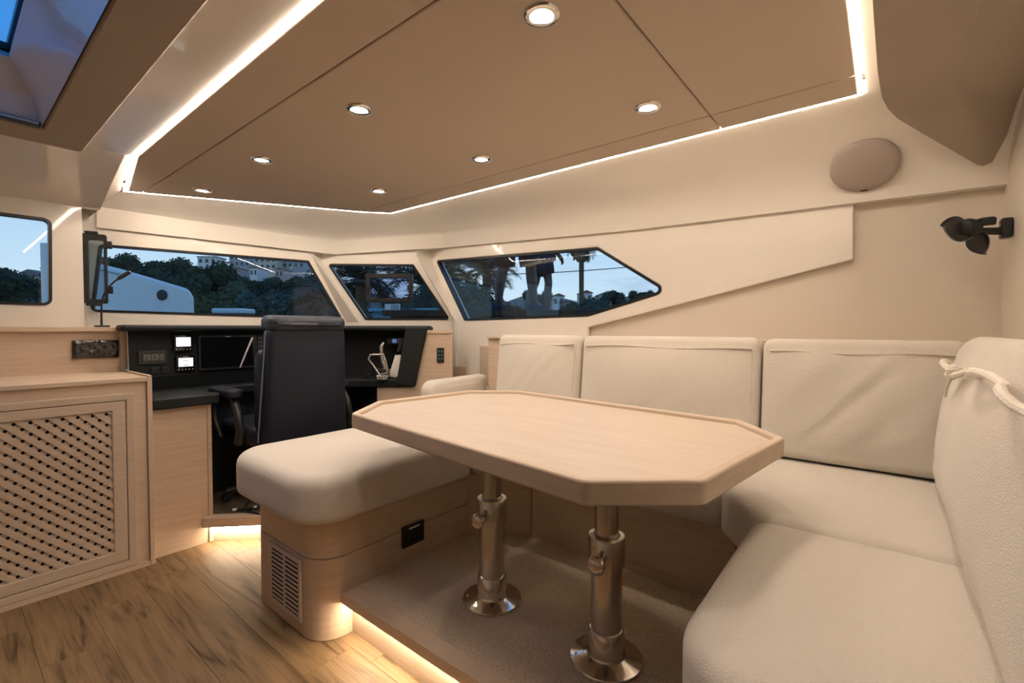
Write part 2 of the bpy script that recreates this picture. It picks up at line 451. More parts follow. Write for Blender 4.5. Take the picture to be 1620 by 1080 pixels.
cpanel([(1.785 + g, 0.07 + i0), (1.945 - i0, 0.07 + i0), (1.945 - i0, 0.51 - g), (1.785 + g, 0.51 - g)])
# ---- LED tape around the tray
lb = B()
lo = [p + Vector((0.0, 0.0)) for p in LED]
li = offs(lo, 0.010)
tp = thing('ceiling_light_strip', (1.26, 1.7, 1.93), 'glowing warm light strip outlining the tan ceiling panels', 'light strip')
for i in range(len(lo)):
    j = (i + 1) % len(lo)
    w0, w1 = (0.0, 0.0)
    B().add([(lo[i].x, lo[i].y, 1.9265), (lo[j].x, lo[j].y, 1.9265), (li[j].x, li[j].y, 1.9265), (li[i].x, li[i].y, 1.9265),
             (lo[i].x, lo[i].y, 1.9345), (lo[j].x, lo[j].y, 1.9345), (li[j].x, li[j].y, 1.9345), (li[i].x, li[i].y, 1.9345)],
            [(0, 3, 2, 1), (4, 5, 6, 7), (0, 1, 5, 4), (1, 2, 6, 5), (2, 3, 7, 6), (3, 0, 4, 7)]).build('light_tape', ledm, tp, smooth=False)

# ---- walls
UP = (0, 0, 1)
struct(B().box(-1.66, -1.6, -2.06, 3.5, 0, 2.14).build('wall_port', gelm, smooth=False))
struct(B().box(-1.66, 2.51, -2.06, -2.0, 0, 2.14).build('wall_aft', gelm, smooth=False))
struct(B().box(0.72, 2.47, -0.39, -0.33, 0, 2.14).build('wall_bulkhead', gelm, smooth=False))
struct(B().box(2.45, 2.51, -2.0, 2.64, 0, 2.14).build('wall_starboard', gelm, smooth=False))

def window(n, hole, M, th, lab, g=None, gw=0.014, extra=None):
    """gasket ring + pane lying in plate frame M (z outward)"""
    inner = offs(hole, gw)
    fr = B().ring(hole, inner, -0.004, th * 0.7, M).build('window_%d' % n, gasket, smooth=False)
    struct(fr)
    pane = B().prism(offs(hole, gw * 0.5), th * 0.45, th * 0.45 + 0.005, M).build('pane', g or glass, fr, smooth=False)
    return fr
# port front wall with its window (faces aft), local x = world -x so that +z points outward (+y)
Mpf = frame3((0.515, 3.42, 0), (1, 0, 0), (0, 0, 1), (0, 1, 0))
H1 = rpoly([(-0.95, 1.272), (-0.125, 1.272), (-0.117, 1.728), (-0.95, 1.722)], 0.035)
struct(holed([Vector(p) for p in ((-2.12, 0), (0, 0), (0, 2.14), (-2.12, 2.14))], [H1], 0.05, Mpf).build('wall_port_front', gel, smooth=False))
window(1, H1, Mpf, 0.05, '')
struct(B().box(0.470, 0.513, 3.44, 3.80, 0, 2.14).build('wall_return', gel, smooth=False))
# windscreen facet
d1 = Vector((0.94, -0.342, 0)); n1 = Vector((0.342, 0.94, 0)); E0 = Vector((1.907, 3.237, 0))
Mw1 = frame3(E0, d1, UP, n1)
def loc1(p): return Vector(((Vector((p[0], p[1], 0)) - E0).dot(d1), p[2]))
H2 = rpoly([loc1((0.587, 3.717, 1.253)), loc1((1.974, 3.213, 1.223)) + Vector((-0.02, 0)), loc1((1.727, 3.303, 1.651)), loc1((0.63, 3.70, 1.662))], [0.03, 0.02, 0.012, 0.03])
H2 = [Vector((min(p.x, -0.002), p.y)) for p in H2]
# pillar leans over the facet corner, so the two facets share a slanted edge
struct(holed([Vector(p) for p in ((-1.52, 0), (0.075, 0), (0.075, 1.20), (-0.165, 1.70), (-0.165, 2.14), (-1.52, 2.14))], [rpoly([loc1((0.587, 3.717, 1.253)), Vector((0.045, 1.222)), Vector((-0.19, 1.651)), loc1((0.63, 3.70, 1.662))], [0.03, 0.02, 0.012, 0.03])], 0.05, Mw1).build('wall_windscreen', gel, smooth=False))
H2 = rpoly([loc1((0.587, 3.717, 1.253)), Vector((0.045, 1.222)), Vector((-0.19, 1.651)), loc1((0.63, 3.70, 1.662))], [0.03, 0.02, 0.012, 0.03])
window(2, H2, Mw1, 0.05, '')
# centre facet, faces the dinette
d2 = Vector((0.627, -0.779, 0)); n2 = Vector((0.779, 0.627, 0)); E2 = Vector((2.42, 2.6, 0))
Mw2 = frame3(E2, d2, UP, n2)
def loc2(p): return Vector(((Vector((p[0], p[1], 0)) - E2).dot(d2), p[2]))
H3 = rpoly([Vector((-0.60, 1.218)), Vector((0.045, 1.218)), Vector((-0.232, 1.637)), Vector((-0.886, 1.642))], 0.018)
struct(holed([Vector(p) for p in ((-0.66, 0), (0.06, 0), (0.075, 1.20), (-0.195, 1.70), (-0.195, 2.14), (-0.94, 2.14), (-0.94, 1.70), (-0.66, 1.20))], [H3], 0.05, Mw2).build('wall_centre', gel, smooth=False))
wc = window(3, H3, Mw2, 0.05, '')
# starboard raised panel with window: local x = -y (aft positive), z outward = +x
Ms = frame3((2.42, 0, 0), (0, -1, 0), (0, 0, 1), (1, 0, 0))
P4 = [(-2.50, 0.17), (-1.37, 0.17), (-1.37, 1.158), (-0.109, 1.442), (-0.112, 1.70), (-1.08, 1.72), (-2.77, 1.80), (-2.77, 1.72), (-2.50, 1.20)]
H4 = rpoly([(-2.389, 1.21), (-1.371, 1.225), (-0.886, 1.349), (-1.31, 1.624), (-2.692, 1.674)], [0.02, 0.06, 0.03, 0.015, 0.015])
sp = holed([Vector(p) for p in P4], [H4], 0.03, Ms).build('trim_3', gel, smooth=False, bevel=0.006)
struct(sp)
w4 = window(4, H4, frame3((2.42, 0, 0), (0, -1, 0), (0, 0, 1), (1, 0, 0)), 0.05, '')
# the opening in the outer starboard skin behind that window
bpy.data.objects.remove(bpy.data.objects['wall_starboard'])
HO = [Vector(p) for p in offs(H4, -0.01)]
struct(holed([Vector(p) for p in ((-2.60, 0), (2.0, 0), (2.0, 2.14), (-2.78, 2.14), (-2.78, 1.70), (-2.60, 1.20))], [HO], 0.05, frame3((2.451, 0, 0), (0, -1, 0), (0, 0, 1), (1, 0, 0))).build('wall_starboard', gelm, smooth=False))

# slanted pillars between the facets
def pillar(name, L_, R_, back):
    zs = (0.0, 1.20, 1.70, 2.14); q = B(); vs = []
    for z, a, b in zip(zs, L_, R_):
        a = Vector((a.x, a.y, z)); b = Vector((b.x, b.y, z)); d = (b - a).normalized() * 0.012
        vs += [a - d - back * 0.001, b + d - back * 0.001, b + d + back * 0.09, a - d + back * 0.09]
    fs = [(i * 4 + k, i * 4 + (k + 1) % 4, i * 4 + 4 + (k + 1) % 4, i * 4 + 4 + k) for i in range(3) for k in range(4)] + [(0, 1, 2, 3), (15, 14, 13, 12)]
    q.add(vs, fs); return struct(q.build(name, gel, smooth=False))
pillar('wall_pillar', [E0 + d1 * t for t in (0.075, 0.075, -0.165, -0.165)], [E2 + d2 * t for t in (-0.66, -0.66, -0.94, -0.94)], (n1 + n2).normalized())
pillar('wall_pillar_starboard', [E2 + d2 * t for t in (0.06, 0.07, -0.20, -0.20)], [Vector((2.42, y_, 0)) for y_ in (2.48, 2.48, 2.755, 2.755)], (n2 + Vector((1, 0, 0))).normalized())

# ---- hatch overhead
hf = B()
ho = rpoly([(-0.55, 0.55), (0.407, 0.55), (0.407, 2.664), (-0.55, 2.664)], 0.02, 4)
hi = rpoly([(-0.40, 0.75), (0.27, 0.75), (0.27, 2.48), (-0.40, 2.48)], 0.02, 4)
hf.ring(ho, hi, 1.895, 1.928)
hobj = hf.build('hatch_surround', liner2, smooth=True, bevel=0.008)
tag(hobj, 'brown padded frame around the overhead hatch with the blue sky', 'hatch frame')
hw = B()
r0 = [(-0.395, 0.755, 1.9), (0.265, 0.755, 1.9), (0.265, 2.475, 1.9), (-0.395, 2.475, 1.9)]
r1 = [(-0.37, 0.80, 2.0), (0.24, 0.80, 2.0), (0.24, 2.45, 2.0), (-0.37, 2.45, 2.0)]
r2 = [(-0.29, 0.94, 2.09), (0.180, 0.94, 2.09), (0.180, 2.38, 2.09), (-0.29, 2.38, 2.09)]
r3 = [(-0.295, 0.86, 2.20), (0.20, 0.86, 2.20), (0.20, 2.61, 2.20), (-0.295, 2.61, 2.20)]
hw.add(r0 + r1 + r2 + r3, [(i * 4 + k, i * 4 + (k + 1) % 4, i * 4 + 4 + (k + 1) % 4, i * 4 + 4 + k) for i in range(3) for k in range(4)])
struct(hw.build('trim_4', gel, smooth=True, angle=20))
hp = B().ring([Vector(p) for p in ((-0.34, 0.80), (0.24, 0.80), (0.24, 2.66), (-0.34, 2.66))], [Vector(p) for p in ((-0.285, 0.88), (0.19, 0.88), (0.19, 2.59), (-0.285, 2.59))], 2.20, 2.225).build('window_5', gasket, smooth=False)
struct(hp)
B().box(-0.31, 0.215, 0.83, 2.63, 2.226, 2.234).build('pane', glass3, hp, smooth=False)
bl = B().box(-0.39, 0.262, 2.445, 2.475, 1.897, 1.915).build('blind_cassette', blackp, smooth=False, bevel=0.004)
tag(bl, 'slim black blind cassette at the front edge of the overhead hatch', 'blind')
B().box(-0.38, 0.255, 2.43, 2.44, 1.900, 1.907).build('blind_rail', steel, bl, smooth=False)

# ---- aft tan headliner panel, top right
ap = B()
pts = [(0.75, 0.04, 1.910), (1.40, 0.035, 1.908), (1.75, 0.030, 1.905), (1.93, 0.020, 1.893), (2.00, 0.005, 1.880), (2.06, -0.02, 1.863), (2.215, -0.138, 1.797), (2.35, -0.245, 1.738), (2.362, -0.262, 1.732), (2.352, -0.285, 1.738),
       (2.27, -0.308, 1.80), (2.18, -0.315, 1.865), (2.10, -0.318, 1.892), (1.75, -0.32, 1.905), (1.35, -0.322, 1.908), (0.75, -0.322, 1.910)]
n_ = len(pts)
top = [(p[0], p[1], p[2] + 0.02) for p in pts]
def inset(p, k):
    c_ = Vector((min(p[0], 1.98), -0.155, 1.893 if p[0] > 1.6 else 1.905)); return tuple(Vector(p).lerp(c_, k) - Vector((0, 0, 0.006 * min(1, k * 3))))
in1 = [inset(p, 0.12) for p in pts]; in2 = [inset(p, 0.55) for p in pts]; in3 = [inset(p, 1.0) for p in pts]
ap.add(pts + top + in1 + in2 + in3, [(i + a_, (i + 1) % n_ + a_, (i + 1) % n_ + b_, i + b_) for i in range(n_) for (a_, b_) in ((0, n_), (0, 2 * n_), (2 * n_, 3 * n_), (3 * n_, 4 * n_))])
o = ap.build('headliner_panel', liner2, smooth=True, angle=50)
tag(o, 'brown upholstered headliner panel in the top right corner beside the round speaker', 'ceiling panel')

# ================================================================== DOWNLIGHTS
def downlight(xx, yy, lab):
    t = thing('downlight', (xx, yy, 1.925), lab, 'downlight', 'round recessed ceiling downlights')
    M = Matrix.Translation((xx, yy, 1.925))
    B().lathe([(0.028, 0.0), (0.030, -0.006), (0.040, -0.007), (0.046, -0.003), (0.047, 0.0)], 28, M).build('bezel', steel2, t)
    B().lathe([(0.0001, -0.0045), (0.016, -0.004), (0.028, -0.002), (0.028, 0.0)], 24, M).build('lens', lensm, t)
    L = bpy.data.lights.new('lamp', 'SPOT'); L.energy = SPOT_W; L.color = LIGHT_COL; L.spot_size = R(140); L.spot_blend = 0.75; L.shadow_soft_size = 0.03
    lo_ = bpy.data.objects.new('lamp', L); COL.objects.link(lo_); place(lo_, (xx, yy, 1.905), t)
    return t
D = [(0.955, 0.674, 'largest bright downlight at the top centre, nearest the viewer'),
     (0.955, 1.46, 'downlight left of the ceiling middle, second in the left row from the viewer'),
     (0.955, 2.24, 'downlight of the left ceiling row, third from the viewer, above the desk chair'),
     (0.955, 2.99, 'farthest downlight of the left ceiling row, near the left corner of the light strip'),
     (1.58, 0.66, 'nearest downlight of the right ceiling row, beside the ceiling seam'),
     (1.58, 1.45, 'middle downlight of the right ceiling row, above the far end of the table'),
     (1.58, 2.23, 'farthest downlight of the right ceiling row, near the front light strip')]
for a in D: downlight(*a)

# ================================================================== DINETTE PLATFORM
pt = thing('dinette_platform', (1.6, 0.6, 0), 'raised platform with woven taupe carpet under the table, lit along its foot', 'platform')
B().box(0.975, 2.44, -0.32, 2.2, 0.0, 0.15).build('core', wood, pt, smooth=False)
B().box(0.985, 2.44, -0.32, 1.6, 0.15, 0.168).build('carpet', carpet, pt, smooth=False)
B().box(0.925, 0.985, -0.32, 1.56, 0.130, 0.172).build('nosing', wood, pt, bevel=0.004)
B().box(0.972, 0.9755, -0.32, 1.57, 0.0, 0.13).build('kickboard', wood, pt, smooth=False)
B().box(0.950, 0.962, -0.30, 1.54, 0.122, 0.1295).build('light_tape', kickm, pt, smooth=False)

# ================================================================== BENCH (forward, athwart)
bn = thing('bench', (1.2, 1.85, 0), 'curved wooden bench base with a vent grille and black socket', 'bench')
bo = rpoly([(0.84, 1.56), (1.60, 1.56), (1.60, 2.12), (0.84, 2.12)], [0.11, 0, 0, 0.11], 10)
B().prism(bo, 0.0, 0.302).build('lower_panel', wood, bn, angle=30, bevel=0.003)
B().prism(bo, 0.306, 0.455).build('upper_panel', wood, bn, angle=30, bevel=0.003)
B().prism(offs(bo, 0.006), 0.30, 0.31).build('groove', woodd, bn, angle=30)
# vent on the end
vg = B().ring([Vector((1.682, 0.05)), Vector((1.935, 0.05)), Vector((1.935, 0.288)), Vector((1.682, 0.288))],
              [Vector((1.70, 0.068)), Vector((1.917, 0.068)), Vector((1.917, 0.27)), Vector((1.70, 0.27))], 0, 0.008,
              frame3((0.84, 0, 0), (0, 1, 0), (0, 0, 1), (-1, 0, 0))).build('vent_grille', ventm, bn, bevel=0.002)
B().box(0.834, 0.8395, 1.70, 1.917, 0.068, 0.27).build('vent_back', darkhole, vg, smooth=False)
B().box(0.832, 0.8395, 1.802, 1.817, 0.068, 0.27).build('vent_mullion', ventm, vg, smooth=False)
sl = None
for c in range(2):
    for k in range(11):
        y0 = 1.702 + c * 0.116; z0 = 0.073 + k * 0.0180
        if sl is None:
            q = B(); q.add([(0.8385, y0, z0 + 0.012), (0.8385, y0 + 0.099, z0 + 0.012), (0.832, y0 + 0.099, z0 + 0.002), (0.832, y0, z0 + 0.002),
                            (0.8385, y0, z0 + 0.0145), (0.8385, y0 + 0.099, z0 + 0.0145), (0.832, y0 + 0.099, z0 + 0.0085), (0.832, y0, z0 + 0.0085)],
                           [(0, 1, 2, 3), (7, 6, 5, 4), (0, 4, 5, 1), (1, 5, 6, 2), (2, 6, 7, 3), (3, 7, 4, 0)])
            sl = q.build('slat', ventm, vg, smooth=False); b0 = (y0, z0)
        else:
            dup(sl, vg, (0, y0 - b0[0], z0 - b0[1]))
so_ = B().box(1.203, 1.318, 1.549, 1.56, 0.232, 0.322).build('socket_plate', blackp, bn, bevel=0.003)
tag(so_, 'black socket plate with a pale strip')
B().box(1.235, 1.292, 1.5475, 1.549, 0.305, 0.311).build('strip', whitep, so_, smooth=False)
# bench cushion
q = B()
pillow(q, rpoly([(0.775, 1.505), (1.595, 1.505), (1.595, 2.23), (0.775, 2.23)], [0.16, 0.055, 0.055, 0.16], 10, 0.05), 0.175, 0.03, 0.012, Matrix.Translation((0, 0, 0.452)), wr=0.002, seed=1, rt=0.05)
bc = q.build('bench_cushion', fabric, angle=80)
tag(bc, 'cream seat cushion with rounded corners on the bench behind the table', 'cushion')
# low backrest at the bench's starboard end
q = B()
pillow(q, rpoly([(1.83, 0.62), (2.33, 0.62), (2.33, 0.845), (1.83, 0.835)], [0.03, 0.02, 0.02, 0.07], 8, 0.04), 0.12, 0.035, 0.012, frame3((0, 2.20, 0), (1, 0, 0), (0, 0, 1), (0, -1, 0)), wr=0.003, seed=4)
o = q.build('low_backrest_cushion', fabric, angle=80)
tag(o, 'low cream backrest cushion with rounded end, left of the back cushions', 'cushion')

# ================================================================== SETTEE
st = thing('settee', (2.0, 0.9, 0.168), 'pale wooden base of the U-shaped settee around the table', 'settee')
B().prism([(1.60, 1.56), (1.76, 1.30), (2.44, 1.30), (2.44, 2.18), (1.60, 2.18)], 0.168, 0.452).build('corner_panel', wood, st, smooth=False, bevel=0.003)
B().box(1.76, 2.44, 0.40, 1.295, 0.168, 0.452).build('side_panel', wood, st, smooth=False, bevel=0.003)
B().prism([(1.76, 0.395), (1.52, 0.20), (1.52, -0.32), (2.44, -0.32), (2.44, 0.395)], 0.168, 0.452).build('aft_corner_panel', wood, st, smooth=False, bevel=0.003)
B().box(0.86, 1.515, -0.32, 0.20, 0.175, 0.452).build('aft_panel', wood, st, smooth=False, bevel=0.003)
B().box(1.752, 1.76, 0.42, 1.29, 0.168, 0.20).build('plinth', woodd, st, smooth=False)
B().box(2.30, 2.44, -0.32, 2.05, 0.455, 1.085).build('backboard', wood, st, smooth=False)
B().box(2.285, 2.445, -0.325, 2.05, 1.085, 1.10).build('ledge', wood, st, smooth=False, bevel=0.003)
B().box(0.75, 2.285, -0.325, -0.30, 0.455, 1.085).build('aft_backboard', wood, st, smooth=False)
zt = 0.452
def seat(name, poly, rad, lab, seed, h=0.17, puff=0.012, rt=0.04):
    q = B(); pillow(q, rpoly(poly, rad, 8, 0.05), h, 0.025, puff, Matrix.Translation((0, 0, zt)), wr=0.0025, seed=seed, rt=rt)
    o = q.build(name, fabric, angle=80); tag(o, lab, 'cushion', 'settee seat cushions'); return o
seat('seat_cushion', [(1.605, 1.50), (1.70, 1.345), (2.25, 1.345), (2.25, 2.07), (1.605, 2.07)], [0.045, 0.06, 0.045, 0.045, 0.045], 'cream seat cushion in the far corner of the settee, mostly hidden by the table', 6)
seat('seat_cushion', [(1.70, 0.432), (2.25, 0.432), (2.25, 1.338), (1.70, 1.338)], [0.045, 0.045, 0.045, 0.06], 'cream seat cushion along the wall, its front edge under the table', 7)
cs = seat('seat_cushion', [(1.45, -0.27), (2.25, -0.27), (2.25, 0.426), (1.665, 0.426), (1.45, 0.265)], [0.045, 0.045, 0.045, 0.05, 0.05], 'cream corner seat cushion with a slanted front beside the table end', 8)
seat('seat_cushion', [(0.72, -0.27), (1.444, -0.27), (1.444, 0.285), (0.72, 0.285)], [0.07, 0.05, 0.05, 0.17], 'large cream seat cushion nearest the viewer at the bottom right', 9, h=0.172, puff=0.016, rt=0.045)
# back cushions on the starboard wall
def back(ya, yb, lab, seed, z0=0.622, z1=1.105, crease=0.006):
    lean = 0.05
    hgt = z1 - z0
    ux = Vector((0, -1, 0)); uz = Vector((lean, 0, hgt)).normalized(); un = ux.cross(uz)  # faces -x
    un = Vector((-uz.z, 0, uz.x))
    M = frame3((2.255, 0, z0), ux, uz, un)
    q = B(); th = 0.155
    pillow(q, rpoly([(-yb, 0), (-ya, 0), (-ya, hgt), (-yb, hgt)], [0.04, 0.04, 0.04, 0.04], 6, 0.035), th, 0.03, 0.026, M, wr=0.006, seed=seed, rt=0.035, fr=4.5, crease=crease)
    o = q.build('back_cushion', fabric, angle=80)
    tag(o, lab, 'cushion', 'settee back cushions')
    # piping just under the top edge and down the aft side
    f = lambda a, b, t: M @ Vector((a, b, t))
    L = yb - ya; pp = []
    for k in range(25):
        t = k / 24; pp.append(f(-yb + 0.03 + (L - 0.06) * t, hgt - 0.055 + 0.004 * math.sin(t * 9 + seed), th + 0.004))
    B().tube(pp, 0.0042, 6).build('piping', piping, o)
    pp = [f(-ya - 0.028, hgt - 0.055 - (hgt - 0.10) * k / 16, th - 0.001 + 0.002 * math.sin(k)) for k in range(17)]
    B().tube(pp, 0.0035, 6).build('piping', piping, o)
    return o
back(1.265, 1.84, 'narrow cream back cushion at the left end of the row, farthest from the viewer', 11)
back(0.405, 1.255, 'wide cream back cushion in the middle of the row behind the table', 12)
back(-0.225, 0.397, 'cream back cushion in the right corner with slanting creases deepened to stand in for light streaks', 13, z1=1.10, crease=0.016)  # stronger creases shaped in place of the diagonal light streaks
# aft back cushion (faces forward), with cord
q = B(); lean = 0.06; hg = 0.485
uz = Vector((0, -lean, hg)).normalized(); Ma = frame3((0, -0.270, 0.634), (-1, 0, 0), uz, (0, uz.z, -uz.y))
pillow(q, rpoly([(-2.10, 0), (-0.74, 0), (-0.74, hg), (-1.95, hg), (-2.08, hg - 0.16)], [0.05, 0.05, 0.05, 0.12, 0.12], 8, 0.04), 0.15, 0.04, 0.035, Ma, wr=0.006, seed=21, rt=0.05)
ac = q.build('back_cushion', fabric, angle=80)
tag(ac, 'cream back cushion at the right edge of the picture, tied with a knotted cord', 'cushion', 'settee back cushions')
cp = []
for k in range(30):
    t = k / 29
    xx = 1.86 - 1.05 * t; zz = 1.055 - 0.012 * math.sin(t * 7) ; cp.append((xx, -0.137 - 0.02 * (0.5 - t) ** 2 + 0.012 * math.sin(t * 23), zz + 0.006 * math.sin(t * 31)))
cd = B().tube(cp, 0.0075, 8).build('tie_cord', cordm)
tag(cd, 'knotted cream cord tied round the cushion at the right edge', 'cord')
kn = B()
for (a, b, c, r_) in ((1.50, -0.128, 1.048, 0.016), (1.515, -0.124, 1.040, 0.013), (1.485, -0.124, 1.055, 0.013)):
    kn.lathe([(0.0001, -r_), (r_ * 0.7, -r_ * 0.7), (r_, 0), (r_ * 0.7, r_ * 0.7), (0.0001, r_)], 10, Matrix.Translation((a, b, c)))
kn.build('knot', cordm, cd)
B().tube([(1.50, -0.125, 1.045), (1.52, -0.118, 1.015), (1.55, -0.118, 0.985)], [0.006, 0.005, 0.003], 6).build('cord_end', cordm, cd)

# ================================================================== TABLE
TC = Vector((1.285, 0.925)); ta = R(-7)
def tp_(a, b):
    return TC + Vector((a * math.cos(ta) - b * math.sin(ta), a * math.sin(ta) + b * math.cos(ta)))
hwid, hlen, ch = 0.432, 0.69, 0.175
oct_ = [(-hwid, hlen - ch - 0.02), (-hwid, -hlen + ch - 0.01), (-hwid + ch, -hlen), (hwid - ch, -hlen), (hwid, -hlen + ch), (hwid, hlen - ch), (hwid - ch, hlen), (-hwid + ch + 0.03, hlen)]
op = [tp_(*p) for p in oct_]
op = rpoly(op, 0.035, 5)
tb = thing('dining_table', (TC.x, TC.y, 0.168), 'pale oak eight-sided table with a raised rim on two aluminium pedestals', 'table')
B().prism(offs(op, 0.004), 0.806, 0.838).build('tabletop', woodt, tb, smooth=False)
rm = B().ring(op, offs(op, 0.024), 0.800, 0.852).build('rim', woodd, tb, bevel=0.006, seg=3)
tag(rm, 'raised wooden fiddle rim')
def ped(px, py):
    M = Matrix.Translation((px, py, 0.168))
    p = B().lathe([(0.0001, 0.36), (0.0355, 0.36), (0.0355, 0.64), (0.0001, 0.64)], 32, M).build('pedestal', steel, tb)
    B().lathe([(0.0001, 0.05), (0.046, 0.05), (0.046, 0.30), (0.0001, 0.30)], 36, M).build('outer_tube', steel, p)
    B().lathe([(0.036, 0.29), (0.054, 0.29), (0.0545, 0.368), (0.052, 0.373), (0.040, 0.374), (0.0365, 0.368)], 36, M).build('collar', steel, p)
    B().lathe([(0.0001, 0.0), (0.106, 0.0), (0.108, 0.004), (0.106, 0.008), (0.075, 0.012), (0.058, 0.020), (0.053, 0.034), (0.0525, 0.092), (0.050, 0.096), (0.047, 0.097), (0.0001, 0.097)], 40, M).build('base_flange', steel2, p)
    B().lathe([(0.0001, 0.63), (0.10, 0.63), (0.10, 0.640), (0.0001, 0.640)], 32, M).build('top_flange', steel2, p)
    dv = Vector((-0.80, -0.12, 0)).normalized(); s_ = dv.cross(Vector((0, 0, 1)))
    Mk = frame3((px, py, 0.168 + 0.318), s_, Vector((0, 0, 1)), dv)
    B().lathe([(0.010, 0.05), (0.010, 0.076), (0.014, 0.080), (0.024, 0.083), (0.0265, 0.088), (0.0265, 0.094), (0.022, 0.100), (0.010, 0.103), (0.0001, 0.1035)], 28, Mk).build('clamp_knob', steel2, p)
    for k in range(4):
        a = R(35 + 90 * k)
        B().lathe([(0.0001, 0.0075), (0.006, 0.0075), (0.006, 0.010), (0.0001, 0.0115)], 10, Matrix.Translation((px + 0.088 * math.cos(a), py + 0.088 * math.sin(a), 0.168))).build('screw', steel2, p)
ped(1.237, 0.634)
ped(1.252, 1.10)

# ================================================================== LEFT CABINET
cb = thing('lattice_cabinet', (0.0, 3.0, 0), 'low pale oak cabinet with a lattice door at the left edge', 'cabinet')
YF = 2.77
B().box(-1.55, 0.652, YF + 0.035, 3.40, 0.0, 0.90).build('carcass', wood, cb, smooth=False)
B().box(0.636, 0.656, YF, 3.40, 0.0, 0.918).build('end_panel', wood, cb, smooth=False, bevel=0.002)
B().box(-1.55, 0.636, YF, 3.40, 0.898, 0.918).build('top_panel', wood, cb, smooth=False, bevel=0.002)
B().box(-1.55, 0.636, YF + 0.002, YF + 0.035, 0.0, 0.0215).build('bottom_rail', wood, cb, smooth=False)
# tray edge on the top, along the outer end
B().box(0.640, 0.656, YF, 3.30, 0.9185, 0.926).build('edge_fiddle', wood, cb, smooth=False, bevel=0.002)
Mc = frame3((0, YF, 0), (1, 0, 0), (0, 0, 1), (0, -1, 0))
def rect(x0, x1, z0, z1): return [Vector((x0, z0)), Vector((x1, z0)), Vector((x1, z1)), Vector((x0, z1))]
DX0 = -0.42
B().ring(rect(-0.55, 0.634, 0.0, 0.897), rect(DX0 - 0.03, 0.588, 0.022, 0.848), -0.02, -0.012, Mc).build('face_frame', wood, cb, smooth=False)
B().ring(rect(DX0 - 0.03, 0.588, 0.022, 0.848), rect(DX0, 0.556, 0.055, 0.815), -0.03, -0.004, Mc).build('door_surround', woodd, cb, bevel=0.004)
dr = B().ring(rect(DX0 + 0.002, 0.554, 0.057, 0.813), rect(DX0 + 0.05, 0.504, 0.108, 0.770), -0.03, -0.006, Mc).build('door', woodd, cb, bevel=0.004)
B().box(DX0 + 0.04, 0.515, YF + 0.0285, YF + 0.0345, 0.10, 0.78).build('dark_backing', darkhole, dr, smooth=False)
def clip_band(c, w, sgn, x0, x1, z0, z1):
    """quad strip |(z - sgn*x) - c| < w*sqrt2/2 clipped to the rectangle"""
    poly = [Vector((x0, z0)), Vector((x1, z0)), Vector((x1, z1)), Vector((x0, z1))]
    hh = w * math.sqrt(2) / 2
    for s in (1, -1):
        out = []
        g_ = lambda p: hh - s * ((p.y - sgn * p.x) - c)
        for i in range(len(poly)):
            a, b = poly[i], poly[(i + 1) % len(poly)]; ga, gb = g_(a), g_(b)
            if ga >= 0: out.append(a)
            if (ga >= 0) != (gb >= 0): out.append(a.lerp(b, ga / (ga - gb)))
        poly = out
        if len(poly) < 3: return None
    return poly
pit = 0.0345; wd = 0.0225
for sgn, dz in ((1, -0.0245), (-1, -0.0185)):
    k = -60
    while k < 60:
        c = k * pit * math.sqrt(2)
        pg = clip_band(c, wd, sgn, DX0 + 0.05, 0.504, 0.108, 0.770)
        k += 1
        if pg and len(pg) >= 3:
            ar = abs(sum(pg[i].x * pg[(i + 1) % len(pg)].y - pg[(i + 1) % len(pg)].x * pg[i].y for i in range(len(pg)))) / 2
            if ar > 2e-5:
                B().prism(pg, dz, dz + 0.006, Mc).build('lattice_slat', woodd, dr, smooth=False)

uc = thing('upper_cabinet', (0.0, 3.36, 0.918), 'upper pale oak locker behind the lattice cabinet, carrying the gooseneck lamp', 'cabinet')
B().box(-1.55, 0.64, 3.315, 3.41, 0.918, 1.14).build('front_panel', wood, uc, smooth=False)
B().box(0.64, 0.672, 3.29, 3.41, 0.9265, 1.16).build('end_post', wood, uc, smooth=False, bevel=0.002)
B().box(-1.55, 0.64, 3.29, 3.41, 1.136, 1.16).build('top_rail', wood, uc, smooth=False, bevel=0.002)
# film-wrapped panel
q = B(); random.seed(3)
nx, nzv = 26, 10
vs = []
for j in range(nzv + 1):
    for i in range(nx + 1):
        a = i / nx; b = j / nzv
        d_ = 0.006 * noise.noise(Vector((a * 9, b * 5, 2))) + 0.004 * noise.noise(Vector((a * 22, b * 11, 5)))
        ed = 0 if i in (0, nx) or j in (0, nzv) else 1
        vs.append((0.448 + 0.187 * a, 3.300 - 0.008 * ed + d_ * ed, 0.994 + 0.095 * b))
fs = [(j * (nx + 1) + i, j * (nx + 1) + i + 1, (j + 1) * (nx + 1) + i + 1, (j + 1) * (nx + 1) + i) for j in range(nzv) for i in range(nx)]
q.add(vs, fs)
wp = B().box(0.448, 0.635, 3.300, 3.3145, 0.994, 1.089).build('control_panel', blackp, smooth=False)
tag(wp, 'small dark control panel wrapped in crinkled clear film on the upper locker', 'panel')
q.build('film_wrap', clearp, wp, angle=180)

